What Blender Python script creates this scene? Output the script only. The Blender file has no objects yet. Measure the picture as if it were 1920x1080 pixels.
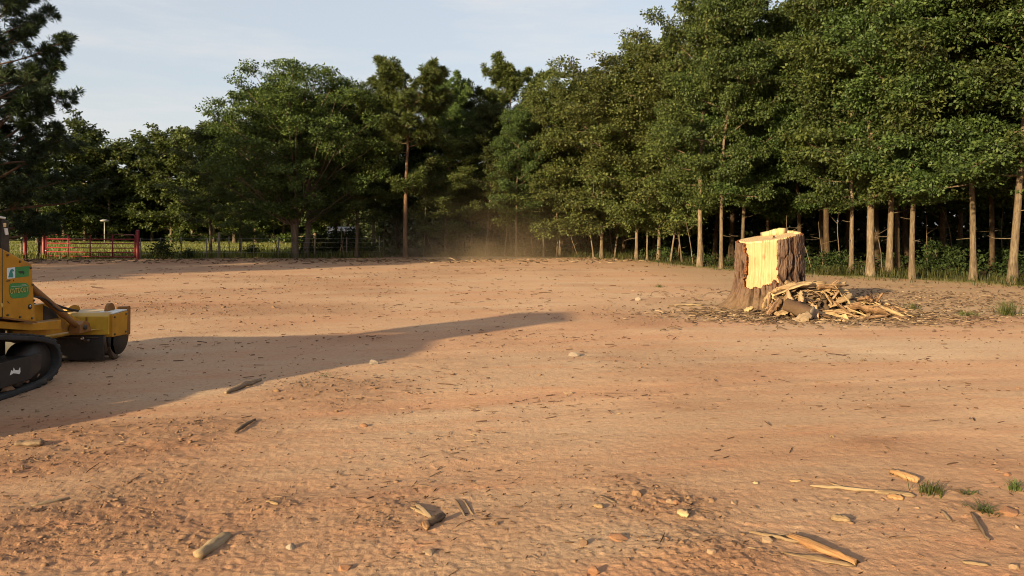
import bpy, bmesh, math, random
import numpy as np
from mathutils import Vector, Matrix, Euler

# ------------------------------------------------------------------ camera, sky, sun, exposure
scene = bpy.context.scene
C = scene.collection
CAMH = 1.6
cam_data = bpy.data.cameras.new('camera')
cam_data.sensor_width = 36.0
cam_data.lens = 26.25                      # 1400 px on a 1920 px wide picture
cam_data.shift_y = -115.0 / 1920.0         # level camera, horizon at y = 425 of 1080
cam_data.clip_start = 0.05
cam_data.clip_end = 6000
cam = bpy.data.objects.new('camera', cam_data)
cam.location = (0, 0, CAMH)
cam.rotation_euler = (math.radians(90), 0, 0)
C.objects.link(cam)
scene.camera = cam

SUN_EL = math.radians(14.5)
SUN_DIR = Vector((-0.68 * math.cos(SUN_EL), -0.733 * math.cos(SUN_EL), math.sin(SUN_EL))).normalized()
world = bpy.data.worlds.new('World')
scene.world = world
world.use_nodes = True
wn, wl = world.node_tree.nodes, world.node_tree.links
wn.clear()
w_out = wn.new('ShaderNodeOutputWorld')
w_bg = wn.new('ShaderNodeBackground'); w_bg.inputs['Strength'].default_value = 0.15
w_sky = wn.new('ShaderNodeTexSky'); w_sky.sky_type = 'NISHITA'
w_sky.sun_disc = False
w_sky.sun_elevation = SUN_EL
w_sky.sun_rotation = math.atan2(SUN_DIR.x, SUN_DIR.y)
w_sky.air_density = 1.0; w_sky.dust_density = 2.0; w_sky.ozone_density = 1.0
w_tc = wn.new('ShaderNodeTexCoord')
w_map = wn.new('ShaderNodeMapping'); w_map.inputs['Scale'].default_value = (1.3, 1.3, 8.0)
w_noise = wn.new('ShaderNodeTexNoise'); w_noise.inputs['Scale'].default_value = 2.2
w_noise.inputs['Detail'].default_value = 9; w_noise.inputs['Roughness'].default_value = 0.62
w_ramp = wn.new('ShaderNodeMapRange'); w_ramp.inputs['From Min'].default_value = 0.40
w_ramp.inputs['From Max'].default_value = 0.70; w_ramp.inputs['To Min'].default_value = 0.0; w_ramp.inputs['To Max'].default_value = 0.75
w_haze = wn.new('ShaderNodeMixRGB'); w_haze.inputs['Fac'].default_value = 0.82
w_haze.inputs['Color2'].default_value = (1.38, 1.43, 1.50, 1)     # thin high veil over the whole sky
w_cloud = wn.new('ShaderNodeMixRGB'); w_cloud.inputs['Color2'].default_value = (1.98, 1.94, 1.94, 1)
wl.new(w_tc.outputs['Generated'], w_map.inputs['Vector'])
wl.new(w_map.outputs['Vector'], w_noise.inputs['Vector'])
wl.new(w_noise.outputs['Fac'], w_ramp.inputs['Value'])
wl.new(w_sky.outputs['Color'], w_haze.inputs['Color1'])
wl.new(w_haze.outputs['Color'], w_cloud.inputs['Color1'])
wl.new(w_ramp.outputs['Result'], w_cloud.inputs['Fac'])
wl.new(w_cloud.outputs['Color'], w_bg.inputs['Color'])
wl.new(w_bg.outputs['Background'], w_out.inputs['Surface'])

sun_data = bpy.data.lights.new('sun', 'SUN')
sun_data.energy = 4.6
sun_data.angle = math.radians(1.1)
sun_data.color = (1.0, 0.79, 0.45)
sun = bpy.data.objects.new('sun', sun_data)
sun.rotation_euler = (-SUN_DIR).to_track_quat('-Z', 'Y').to_euler()
sun.location = SUN_DIR * 60
C.objects.link(sun)

scene.view_settings.view_transform = 'Standard'
scene.view_settings.look = 'None'
scene.view_settings.gamma = 1.0
scene.view_settings.exposure = 1.45
scene.view_settings.use_curve_mapping = False
scene.cycles.use_denoising = True
scene.cycles.denoiser = 'OPENIMAGEDENOISE'
scene.cycles.denoising_input_passes = 'RGB_ALBEDO_NORMAL'
scene.cycles.denoising_prefilter = 'ACCURATE'
scene.cycles.filter_width = 1.0
scene.cycles.use_adaptive_sampling = True
scene.cycles.adaptive_threshold = 0.01
scene.cycles.max_bounces = 4
scene.cycles.diffuse_bounces = 2
scene.cycles.transparent_max_bounces = 8
scene.cycles.volume_bounces = 0
scene.cycles.sample_clamp_indirect = 4.0

# ------------------------------------------------------------------ helpers
rng = np.random.default_rng(7)
random.seed(7)
F = 1400.0
HZ = 425.0

def G(px, py):
    """pixel of the photograph -> point on level ground"""
    y = F * CAMH / (py - HZ)
    return (px - 960.0) * y / F, y

def at(px, py, y):
    """pixel and depth -> 3-D point"""
    return Vector(((px - 960.0) * y / F, y, CAMH - (py - HZ) * y / F))

def _hash(ix, iy, seed):
    h = (ix.astype(np.int64) * 374761393 + iy.astype(np.int64) * 668265263 + seed * 1274126177) & 0xFFFFFFFF
    h = ((h ^ (h >> 13)) * 1274126177) & 0xFFFFFFFF
    h = h ^ (h >> 16)
    return (h & 0xFFFFFF).astype(np.float64) / float(0xFFFFFF)

def vnoise(x, y, seed=0):
    """value noise, range -1..1"""
    x = np.asarray(x, float); y = np.asarray(y, float)
    ix = np.floor(x); iy = np.floor(y)
    fx = x - ix; fy = y - iy
    fx = fx * fx * fx * (fx * (fx * 6 - 15) + 10); fy = fy * fy * fy * (fy * (fy * 6 - 15) + 10)
    a = _hash(ix, iy, seed); b = _hash(ix + 1, iy, seed)
    c = _hash(ix, iy + 1, seed); d = _hash(ix + 1, iy + 1, seed)
    return ((a * (1 - fx) + b * fx) * (1 - fy) + (c * (1 - fx) + d * fx) * fy) * 2 - 1

def fbm(x, y, seed=0, octaves=4, gain=0.5):
    s = 0.0; a = 1.0; f = 1.0; n = 0.0
    for k in range(octaves):
        s = s + a * vnoise(x * f + 17.3 * k, y * f - 9.1 * k, seed + k * 31); n += a
        a *= gain; f *= 2.03
    return s / n

def smooth(a, b, x):
    t = np.clip((x - a) / (b - a), 0, 1)
    return t * t * (3 - 2 * t)

def mesh_np(name, verts, quads=None, tris=None, attrs=None, smooth_shade=False):
    verts = np.asarray(verts, np.float32)
    me = bpy.data.meshes.new(name)
    nq = 0 if quads is None else len(quads); nt = 0 if tris is None else len(tris)
    me.vertices.add(len(verts)); me.vertices.foreach_set('co', verts.ravel())
    idx = []
    if nq: idx.append(np.asarray(quads, np.int32).ravel())
    if nt: idx.append(np.asarray(tris, np.int32).ravel())
    idx = np.concatenate(idx)
    me.loops.add(len(idx)); me.loops.foreach_set('vertex_index', idx)
    me.polygons.add(nq + nt)
    starts = np.concatenate([np.arange(nq) * 4, nq * 4 + np.arange(nt) * 3]).astype(np.int32)
    me.polygons.foreach_set('loop_start', starts)
    if smooth_shade:
        me.polygons.foreach_set('use_smooth', np.ones(nq + nt, bool))
    if attrs:
        for k, v in attrs.items():
            at_ = me.attributes.new(k, 'FLOAT', 'POINT')
            at_.data.foreach_set('value', np.asarray(v, np.float32).ravel())
    me.update(calc_edges=True)
    return me

def link(name, me, mat=None, parent=None):
    o = bpy.data.objects.new(name, me)
    C.objects.link(o)
    if mat is not None and me is not None and not me.materials:
        me.materials.append(mat)
    if parent is not None:
        o.parent = parent
    return o

def tag(o, label=None, cat=None, group=None, kind=None):
    if label: o['label'] = label
    if cat: o['category'] = cat
    if group: o['group'] = group
    if kind: o['kind'] = kind
    return o

def empty(name, loc=(0, 0, 0), rz=0.0):
    o = bpy.data.objects.new(name, None)
    o.empty_display_size = 0.2
    o.location = loc; o.rotation_euler = (0, 0, rz)
    C.objects.link(o)
    return o

def copy_tree(o, parent=None):
    c = o.copy(); C.objects.link(c); c.parent = parent
    for ch in o.children:
        copy_tree(ch, c)
    return c

class Acc:
    """collects quads (and triangles) for one mesh"""
    def __init__(self): self.v = []; self.q = []; self.t = []; self.n = 0; self.a = []
    def add(self, v, q=None, t=None, a=None):
        v = np.asarray(v, float); self.v.append(v)
        if q is not None and len(q): self.q.append(np.asarray(q, int) + self.n)
        if t is not None and len(t): self.t.append(np.asarray(t, int) + self.n)
        self.a.append(np.full(len(v), 0.5) if a is None else np.asarray(a, float))
        self.n += len(v)
    def tube(self, pts, radii, sides=6, cap=True, wob=0.0):
        pts = np.asarray(pts, float); n = len(pts)
        radii = np.broadcast_to(np.asarray(radii, float), (n,))
        tan = np.gradient(pts, axis=0); tan /= np.linalg.norm(tan, axis=1)[:, None] + 1e-9
        ref = np.array([0.0, 0, 1]) if abs(tan[0][2]) < 0.8 else np.array([1.0, 0, 0])
        u = np.cross(tan, ref); u /= np.linalg.norm(u, axis=1)[:, None] + 1e-9
        w = np.cross(tan, u)
        th = np.arange(sides) * 2 * np.pi / sides
        rr = radii[:, None] * (1 + (wob * rng.normal(size=(n, sides)) if wob else 0))
        v = pts[:, None, :] + rr[..., None] * (np.cos(th)[None, :, None] * u[:, None, :] + np.sin(th)[None, :, None] * w[:, None, :])
        v = v.reshape(-1, 3)
        i = np.arange(n - 1)[:, None] * sides; j = np.arange(sides)[None, :]; j2 = (j + 1) % sides
        q = np.stack([i + j, i + j2, i + sides + j2, i + sides + j], -1).reshape(-1, 4)
        t = None
        if cap:
            v = np.vstack([v, pts[0], pts[-1]])
            a0 = n * sides; jj = np.arange(sides); jn = (jj + 1) % sides
            t = np.vstack([np.stack([np.full(sides, a0), jn, jj], -1),
                           np.stack([np.full(sides, a0 + 1), (n - 1) * sides + jj, (n - 1) * sides + jn], -1)])
        self.add(v, q, t)
    def box(self, lo, hi):
        x0, y0, z0 = lo; x1, y1, z1 = hi
        v = [(x0, y0, z0), (x1, y0, z0), (x1, y1, z0), (x0, y1, z0), (x0, y0, z1), (x1, y0, z1), (x1, y1, z1), (x0, y1, z1)]
        q = [(0, 3, 2, 1), (4, 5, 6, 7), (0, 1, 5, 4), (1, 2, 6, 5), (2, 3, 7, 6), (3, 0, 4, 7)]
        self.add(v, q)
    def mesh(self, name, smooth_shade=False, attr='tint'):
        return mesh_np(name, np.vstack(self.v), np.vstack(self.q) if self.q else None, np.vstack(self.t) if self.t else None,
                       {attr: np.concatenate(self.a)}, smooth_shade)
    def obj(self, name, mat, parent=None, smooth_shade=False):
        return link(name, self.mesh(name, smooth_shade), mat, parent)

def bevel_obj(o, w=0.01, seg=2, angle=35):
    m = o.modifiers.new('bevel', 'BEVEL'); m.width = w; m.segments = seg; m.limit_method = 'ANGLE'; m.angle_limit = math.radians(angle)
    return o

def prism(name, prof, axis, a, b, mat, parent, bevel=0.006):
    """a closed outline (list of 2-D points) pushed along an axis from a to b; axis X uses (y,z) points, Y uses (x,z), Z uses (x,y)"""
    bm = bmesh.new()
    def P(p, t):
        return {'X': (t, p[0], p[1]), 'Y': (p[0], t, p[1]), 'Z': (p[0], p[1], t)}[axis]
    lo = [bm.verts.new(P(p, a)) for p in prof]; hi = [bm.verts.new(P(p, b)) for p in prof]
    n = len(prof)
    bm.faces.new(lo); bm.faces.new(hi[::-1])
    for i in range(n):
        bm.faces.new((lo[i], hi[i], hi[(i + 1) % n], lo[(i + 1) % n]))
    bmesh.ops.recalc_face_normals(bm, faces=bm.faces)
    me = bpy.data.meshes.new(name); bm.to_mesh(me); bm.free()
    o = link(name, me, mat, parent)
    if bevel: bevel_obj(o, bevel)
    return o

# ------------------------------------------------------------------ materials
def new_mat(name):
    m = bpy.data.materials.new(name); m.use_nodes = True
    nt = m.node_tree; nt.nodes.clear()
    out = nt.nodes.new('ShaderNodeOutputMaterial')
    b = nt.nodes.new('ShaderNodeBsdfPrincipled')
    nt.links.new(b.outputs[0], out.inputs['Surface'])
    return m, nt, b, out

def N(nt, typ, **kw):
    n = nt.nodes.new(typ)
    for k, v in kw.items():
        if k in n.inputs.keys(): n.inputs[k].default_value = v
        else: setattr(n, k, v)
    return n

def ramp(nt, src, stops):
    r = nt.nodes.new('ShaderNodeValToRGB')
    els = r.color_ramp.elements
    while len(els) < len(stops): els.new(0.5)
    for e, (p, c) in zip(els, stops):
        e.position = p; e.color = (*c, 1)
    nt.links.new(src, r.inputs['Fac'])
    return r.outputs['Color']

def mixc(nt, fac, a, b, mode='MIX'):
    m = nt.nodes.new('ShaderNodeMixRGB'); m.blend_type = mode
    for s, v in (('Fac', fac), ('Color1', a), ('Color2', b)):
        if isinstance(v, (int, float)): m.inputs[s].default_value = v
        elif isinstance(v, tuple): m.inputs[s].default_value = (*v, 1)
        else: nt.links.new(v, m.inputs[s])
    return m.outputs['Color']

def math_n(nt, op, a, b=None, clamp=False):
    m = nt.nodes.new('ShaderNodeMath'); m.operation = op; m.use_clamp = clamp
    for i, v in enumerate((a, b)):
        if v is None: continue
        if isinstance(v, (int, float)): m.inputs[i].default_value = v
        else: nt.links.new(v, m.inputs[i])
    return m.outputs[0]

def attr(nt, name):
    a = nt.nodes.new('ShaderNodeAttribute'); a.attribute_name = name
    return a.outputs['Fac']

def noise(nt, vec, scale, detail=4, rough=0.55, dist=0.0):
    n = nt.nodes.new('ShaderNodeTexNoise')
    n.inputs['Scale'].default_value = scale; n.inputs['Detail'].default_value = detail
    n.inputs['Roughness'].default_value = rough; n.inputs['Distortion'].default_value = dist
    if vec is not None: nt.links.new(vec, n.inputs['Vector'])
    return n.outputs['Fac']

def mapping(nt, vec, scale=(1, 1, 1), rot=(0, 0, 0)):
    m = nt.nodes.new('ShaderNodeMapping'); m.inputs['Scale'].default_value = scale; m.inputs['Rotation'].default_value = rot
    nt.links.new(vec, m.inputs['Vector'])
    return m.outputs['Vector']

def coord(nt, which='Object'):
    return nt.nodes.new('ShaderNodeTexCoord').outputs[which]

def bump(nt, b, height, strength=0.5, distance=0.02):
    m = nt.nodes.new('ShaderNodeBump'); m.inputs['Strength'].default_value = strength; m.inputs['Distance'].default_value = distance
    nt.links.new(height, m.inputs['Height']); nt.links.new(m.outputs['Normal'], b.inputs['Normal'])
    return m

def leaf_mat(name, dark, light, trans=0.28, rough=0.5, spec=0.35, brown=None):
    m, nt, b, out = new_mat(name)
    t = attr(nt, 'tint')
    oi = nt.nodes.new('ShaderNodeObjectInfo')
    big = noise(nt, coord(nt), 0.55, 2)
    f = math_n(nt, 'ADD', math_n(nt, 'MULTIPLY', t, 0.72), math_n(nt, 'MULTIPLY', big, 0.28))
    stops = [(0.16, tuple(0.75 * a for a in dark)), (0.34, dark), (0.55, tuple((a + c) / 2 for a, c in zip(dark, light))), (0.9, light)]
    if brown: stops.append((0.985, brown))
    col = ramp(nt, f, stops)
    hsv = N(nt, 'ShaderNodeHueSaturation')
    h = math_n(nt, 'ADD', math_n(nt, 'MULTIPLY', oi.outputs['Random'], 0.040), 0.476)
    v = math_n(nt, 'ADD', math_n(nt, 'MULTIPLY', oi.outputs['Random'], 0.5), 0.75)
    nt.links.new(h, hsv.inputs['Hue']); nt.links.new(v, hsv.inputs['Value']); nt.links.new(col, hsv.inputs['Color'])
    nt.links.new(hsv.outputs['Color'], b.inputs['Base Color'])
    b.inputs['Roughness'].default_value = rough
    b.inputs['Specular IOR Level'].default_value = spec
    tr = nt.nodes.new('ShaderNodeBsdfTranslucent')
    tc = mixc(nt, 1.0, hsv.outputs['Color'], (1.25, 1.25, 0.5), 'MULTIPLY')
    nt.links.new(tc, tr.inputs['Color'])
    mx = nt.nodes.new('ShaderNodeMixShader'); mx.inputs['Fac'].default_value = trans
    nt.links.new(b.outputs[0], mx.inputs[1]); nt.links.new(tr.outputs[0], mx.inputs[2])
    nt.links.new(mx.outputs[0], out.inputs['Surface'])
    return m

M = {}
M['leaf_oak'] = leaf_mat('leaf_oak', (0.032, 0.050, 0.013), (0.100, 0.124, 0.032), rough=0.6, spec=0.22, brown=(0.14, 0.08, 0.03))
M['leaf_water_oak'] = leaf_mat('leaf_water_oak', (0.026, 0.044, 0.012), (0.086, 0.114, 0.030), rough=0.55, spec=0.25)
M['leaf_olive'] = leaf_mat('leaf_olive', (0.044, 0.062, 0.017), (0.132, 0.150, 0.044), rough=0.6, spec=0.2, brown=(0.15, 0.10, 0.05))
M['needle'] = leaf_mat('needle', (0.036, 0.062, 0.015), (0.115, 0.158, 0.034), trans=0.12, rough=0.55)
M['needle_dark'] = leaf_mat('needle_dark', (0.016, 0.030, 0.012), (0.045, 0.066, 0.020), trans=0.08, rough=0.55)
M['shrub_leaf'] = leaf_mat('shrub_leaf', (0.018, 0.030, 0.009), (0.048, 0.068, 0.020), rough=0.65, spec=0.15)
M['grass_field'] = leaf_mat('grass_field', (0.075, 0.095, 0.022), (0.19, 0.21, 0.05), trans=0.35, brown=(0.24, 0.2, 0.09))
M['grass_edge'] = leaf_mat('grass_edge', (0.034, 0.046, 0.013), (0.105, 0.112, 0.036), trans=0.3, brown=(0.26, 0.19, 0.09))
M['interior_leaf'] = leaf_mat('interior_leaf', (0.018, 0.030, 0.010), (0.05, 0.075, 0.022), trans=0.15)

def bark_mat(name, c0, c1, c2, scale=1.0, strength=0.7):
    m, nt, b, out = new_mat(name)
    co = coord(nt)
    st = mapping(nt, co, (14 * scale, 14 * scale, 2.6 * scale))
    n1 = noise(nt, st, 1.6, 6, 0.62, 0.6)
    n2 = noise(nt, co, 3.0, 3)
    oi = nt.nodes.new('ShaderNodeObjectInfo')
    f = math_n(nt, 'ADD', math_n(nt, 'MULTIPLY', n1, 0.7), math_n(nt, 'MULTIPLY', n2, 0.3))
    col = ramp(nt, f, [(0.30, c0), (0.5, c1), (0.68, c2)])
    hsv = N(nt, 'ShaderNodeHueSaturation')
    nt.links.new(math_n(nt, 'ADD', math_n(nt, 'MULTIPLY', oi.outputs['Random'], 0.45), 0.75), hsv.inputs['Value'])
    nt.links.new(col, hsv.inputs['Color'])
    nt.links.new(hsv.outputs['Color'], b.inputs['Base Color'])
    b.inputs['Roughness'].default_value = 0.9; b.inputs['Specular IOR Level'].default_value = 0.1
    bump(nt, b, n1, strength, 0.05)
    return m
M['bark_pale'] = bark_mat('bark_pale', (0.04, 0.028, 0.02), (0.125, 0.09, 0.06), (0.215, 0.165, 0.112))
M['bark_oak'] = bark_mat('bark_oak', (0.05, 0.037, 0.028), (0.13, 0.098, 0.074), (0.20, 0.155, 0.12))
M['bark_pine'] = bark_mat('bark_pine', (0.06, 0.035, 0.024), (0.15, 0.088, 0.055), (0.22, 0.14, 0.09))

def wood_mat(name, c0, c1, c2, axis='X', rough=0.75):
    m, nt, b, out = new_mat(name)
    co = coord(nt)
    sc = {'X': (3.0, 55, 55), 'Z': (30, 30, 1.6)}[axis]
    n1 = noise(nt, mapping(nt, co, sc), 1.0, 6, 0.6, 0.3)
    n2 = noise(nt, co, 3.5, 3)
    oi = nt.nodes.new('ShaderNodeObjectInfo')
    f = math_n(nt, 'ADD', math_n(nt, 'MULTIPLY', n1, 0.72), math_n(nt, 'MULTIPLY', n2, 0.15))
    f = math_n(nt, 'ADD', f, math_n(nt, 'MULTIPLY', oi.outputs['Random'], 0.22))
    col = ramp(nt, f, [(0.40, c0), (0.53, c1), (0.68, c2)])
    nt.links.new(col, b.inputs['Base Color'])
    b.inputs['Roughness'].default_value = rough; b.inputs['Specular IOR Level'].default_value = 0.15
    bump(nt, b, n1, 0.9, 0.010)
    return m
M['splinter'] = wood_mat('splinter', (0.06, 0.03, 0.018), (0.20, 0.115, 0.062), (0.34, 0.225, 0.13))
M['splinter_pale'] = wood_mat('splinter_pale', (0.15, 0.088, 0.045), (0.28, 0.185, 0.098), (0.38, 0.27, 0.15))
M['stick_grey'] = wood_mat('stick_grey', (0.08, 0.05, 0.033), (0.16, 0.108, 0.07), (0.25, 0.18, 0.115))
M['straw'] = wood_mat('straw', (0.13, 0.082, 0.047), (0.205, 0.14, 0.082), (0.28, 0.20, 0.12))
M['stick_orange'] = wood_mat('stick_orange', (0.15, 0.07, 0.03), (0.25, 0.135, 0.062), (0.32, 0.19, 0.095))

def simple_mat(name, col, rough=0.6, metal=0.0, var=0.12, dirt=None, dirt_amt=0.35, spec=0.4, nscale=6.0):
    m, nt, b, out = new_mat(name)
    co = coord(nt)
    n1 = noise(nt, co, nscale, 6, 0.65)
    lo = tuple(max(0, c * (1 - var)) for c in col); hi = tuple(min(1, c * (1 + var)) for c in col)
    base = ramp(nt, n1, [(0.3, lo), (0.7, hi)])
    if dirt:
        n2 = noise(nt, co, nscale * 0.55, 9, 0.72, 0.4)
        mr = N(nt, 'ShaderNodeMapRange'); mr.inputs['From Min'].default_value = 0.52; mr.inputs['From Max'].default_value = 0.72
        mr.inputs['To Max'].default_value = dirt_amt * 2
        nt.links.new(n2, mr.inputs['Value'])
        base = mixc(nt, mr.outputs['Result'], base, dirt)
    nt.links.new(base, b.inputs['Base Color'])
    b.inputs['Metallic'].default_value = metal; b.inputs['Specular IOR Level'].default_value = spec
    rr = N(nt, 'ShaderNodeMapRange'); rr.inputs['To Min'].default_value = max(0.05, rough - 0.12); rr.inputs['To Max'].default_value = min(1, rough + 0.15)
    nt.links.new(n1, rr.inputs['Value']); nt.links.new(rr.outputs['Result'], b.inputs['Roughness'])
    bump(nt, b, noise(nt, co, nscale * 14, 3), 0.12, 0.004)
    return m
M['yellow'] = simple_mat('yellow_paint', (0.42, 0.195, 0.014), 0.5, 0, 0.18, (0.17, 0.085, 0.04), 0.5, spec=0.3, nscale=4)
M['yellow_light'] = simple_mat('yellow_paint_faded', (0.46, 0.275, 0.03), 0.45, 0, 0.2, (0.19, 0.10, 0.045), 0.5, spec=0.3, nscale=4)
def dusty(m, amt=0.75):
    nt = m.node_tree; b = [n for n in nt.nodes if n.type == 'BSDF_PRINCIPLED'][0]
    src = b.inputs['Base Color'].links[0].from_socket
    g = nt.nodes.new('ShaderNodeNewGeometry'); sp = nt.nodes.new('ShaderNodeSeparateXYZ'); nt.links.new(g.outputs['Normal'], sp.inputs[0])
    mr = N(nt, 'ShaderNodeMapRange'); mr.inputs['From Min'].default_value = 0.5; mr.inputs['From Max'].default_value = 0.95; mr.inputs['To Max'].default_value = amt
    nt.links.new(sp.outputs['Z'], mr.inputs['Value'])
    f = math_n(nt, 'MULTIPLY', mr.outputs['Result'], math_n(nt, 'ADD', noise(nt, coord(nt), 9, 6, 0.7), 0.35), True)
    nt.links.new(mixc(nt, f, src, (0.36, 0.27, 0.19)), b.inputs['Base Color'])
dusty(M['yellow_light']); dusty(M['yellow'], 0.6)
M['rust_yellow'] = simple_mat('rusty_yellow', (0.20, 0.085, 0.018), 0.6, 0, 0.2, (0.10, 0.05, 0.03), 0.45, nscale=9)
M['black_steel'] = simple_mat('black_steel', (0.022, 0.018, 0.016), 0.55, 0, 0.3, (0.10, 0.06, 0.04), 0.30)
M['rubber'] = simple_mat('rubber', (0.034, 0.032, 0.032), 0.85, 0, 0.25, (0.12, 0.085, 0.062), 0.35, spec=0.2, nscale=9)
M['worn_steel'] = simple_mat('worn_steel', (0.10, 0.075, 0.058), 0.45, 0.6, 0.3, (0.13, 0.08, 0.05), 0.4)
M['white_patch'] = simple_mat('white_patch', (0.62, 0.60, 0.56), 0.6)
M['bare_metal'] = simple_mat('bare_metal', (0.5, 0.48, 0.45), 0.35, 0.7)
M['amber'] = simple_mat('amber_lens', (0.62, 0.45, 0.2), 0.3)
M['red_paint'] = simple_mat('red_paint', (0.18, 0.014, 0.020), 0.5, 0, 0.18, (0.24, 0.09, 0.06), 0.25, nscale=8)
M['decal_green'] = simple_mat('decal_green', (0.035, 0.20, 0.055), 0.45, 0, 0.15)
M['decal_teal'] = simple_mat('decal_teal', (0.03, 0.20, 0.17), 0.45)
M['decal_white'] = simple_mat('decal_white', (0.55, 0.62, 0.66), 0.45)
M['decal_dark'] = simple_mat('decal_dark', (0.02, 0.03, 0.02), 0.5)
M['decal_gold'] = simple_mat('decal_gold', (0.50, 0.36, 0.10), 0.5)
M['decal_light'] = simple_mat('decal_light', (0.30, 0.42, 0.30), 0.5)
M['grey_post'] = simple_mat('weathered_post', (0.16, 0.13, 0.105), 0.85, 0, 0.3)
M['dark_post'] = simple_mat('dark_post', (0.05, 0.035, 0.03), 0.85, 0, 0.3)
M['galvanised'] = simple_mat('galvanised', (0.26, 0.26, 0.25), 0.5, 0.4)
M['white_paint'] = simple_mat('white_paint', (0.20, 0.19, 0.18), 0.6, 0, 0.1)
M['roof_grey'] = simple_mat('roof_grey', (0.20, 0.19, 0.19), 0.5)
M['glass_dark'] = simple_mat('glass_dark', (0.02, 0.025, 0.03), 0.1, spec=0.6)
M['clod'] = simple_mat('clod', (0.19, 0.112, 0.067), 0.95, 0, 0.25, (0.20, 0.10, 0.052), 0.4, spec=0.1, nscale=2.5)
M['stone_pale'] = simple_mat('stone_pale', (0.22, 0.145, 0.092), 0.85, 0, 0.2, spec=0.2, nscale=14)
M['stone_red'] = simple_mat('stone_red', (0.21, 0.105, 0.058), 0.85, 0, 0.25, spec=0.2, nscale=14)
M['stone_grey'] = simple_mat('stone_grey', (0.22, 0.17, 0.13), 0.85, 0, 0.25, spec=0.2, nscale=14)
M['moss'] = simple_mat('hanging_moss', (0.16, 0.14, 0.10), 0.95, 0, 0.25, spec=0.05)

# ------------------------------------------------------------------ ground
EDGE_PX = np.array([-900, 0, 250, 500, 620, 800, 1000, 1100, 1200, 1260, 1340, 1420, 1520, 1640, 1750, 1920, 2300, 3200], float)
EDGE_PY = np.array([488, 488, 487, 485, 484, 484, 482.5, 484, 489, 496, 504, 509, 515, 521, 526, 536, 560, 640], float)

def edge_depth(x, y):
    """depth of the edge of the bare dirt in the direction of (x, y)"""
    px = np.clip(960 + F * x / np.maximum(y, 0.5), -900, 3200)
    return F * CAMH / (np.interp(px, EDGE_PX, EDGE_PY) - HZ), px

def base_h(x, y):
    return 0.030 * fbm(x * 0.11 + 3, y * 0.11, 5, 2) + 0.012 * fbm(x * 0.6, y * 0.6, 9, 2)

HEAPS = [(45, 990, 0.45, 1.0), (150, 985, 0.5, 0.8), (505, 945, 0.28, 0.9), (300, 905, 0.4, 0.55), (390, 1015, 0.25, 0.8), (1230, 935, 0.35, 0.9),
         (1290, 965, 0.3, 0.9), (1345, 1040, 0.4, 0.9), (1170, 905, 0.2, 0.6), (120, 835, 0.6, 0.6), (250, 815, 0.6, 0.8), (420, 800, 0.5, 0.7), (700, 980, 0.25, 0.5),
         (1640, 835, 0.3, 0.7), (1860, 870, 0.4, 0.6), (1820, 950, 0.4, 0.5), (1600, 925, 0.5, 0.4), (240, 985, 0.25, 0.6), (730, 950, 0.2, 0.6), (1190, 930, 0.2, 0.8),
         (620, 735, 0.9, 0.5), (850, 690, 1.2, 0.5), (1080, 672, 0.8, 0.5), (1300, 690, 1.0, 0.15), (200, 575, 2.5, 0.6), (420, 585, 2.5, 0.5), (1240, 600, 1.2, 0.5), (60, 870, 0.4, 0.6)]
HEAPW = [(*G(a, b), r, s) for a, b, r, s in HEAPS]
CX, CY = 8.0, -20.0

def rough_mask(x, y):
    m = smooth(-0.15, 0.5, fbm(x * 0.55, y * 0.55, 41, 3)) * 0.55
    m = m + smooth(1.5, -4.0, x - 0.0 * y) * 0.28
    m = m + smooth(6.5, 3.2, y) * 0.28
    for hx, hy, r, s in HEAPW:
        d2 = ((x - hx) ** 2 + ((y - hy) * 1.2) ** 2) / (r * r)
        m = m + s * np.exp(-d2 * 1.3)
    return np.clip(m, 0, 1.3)

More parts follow.
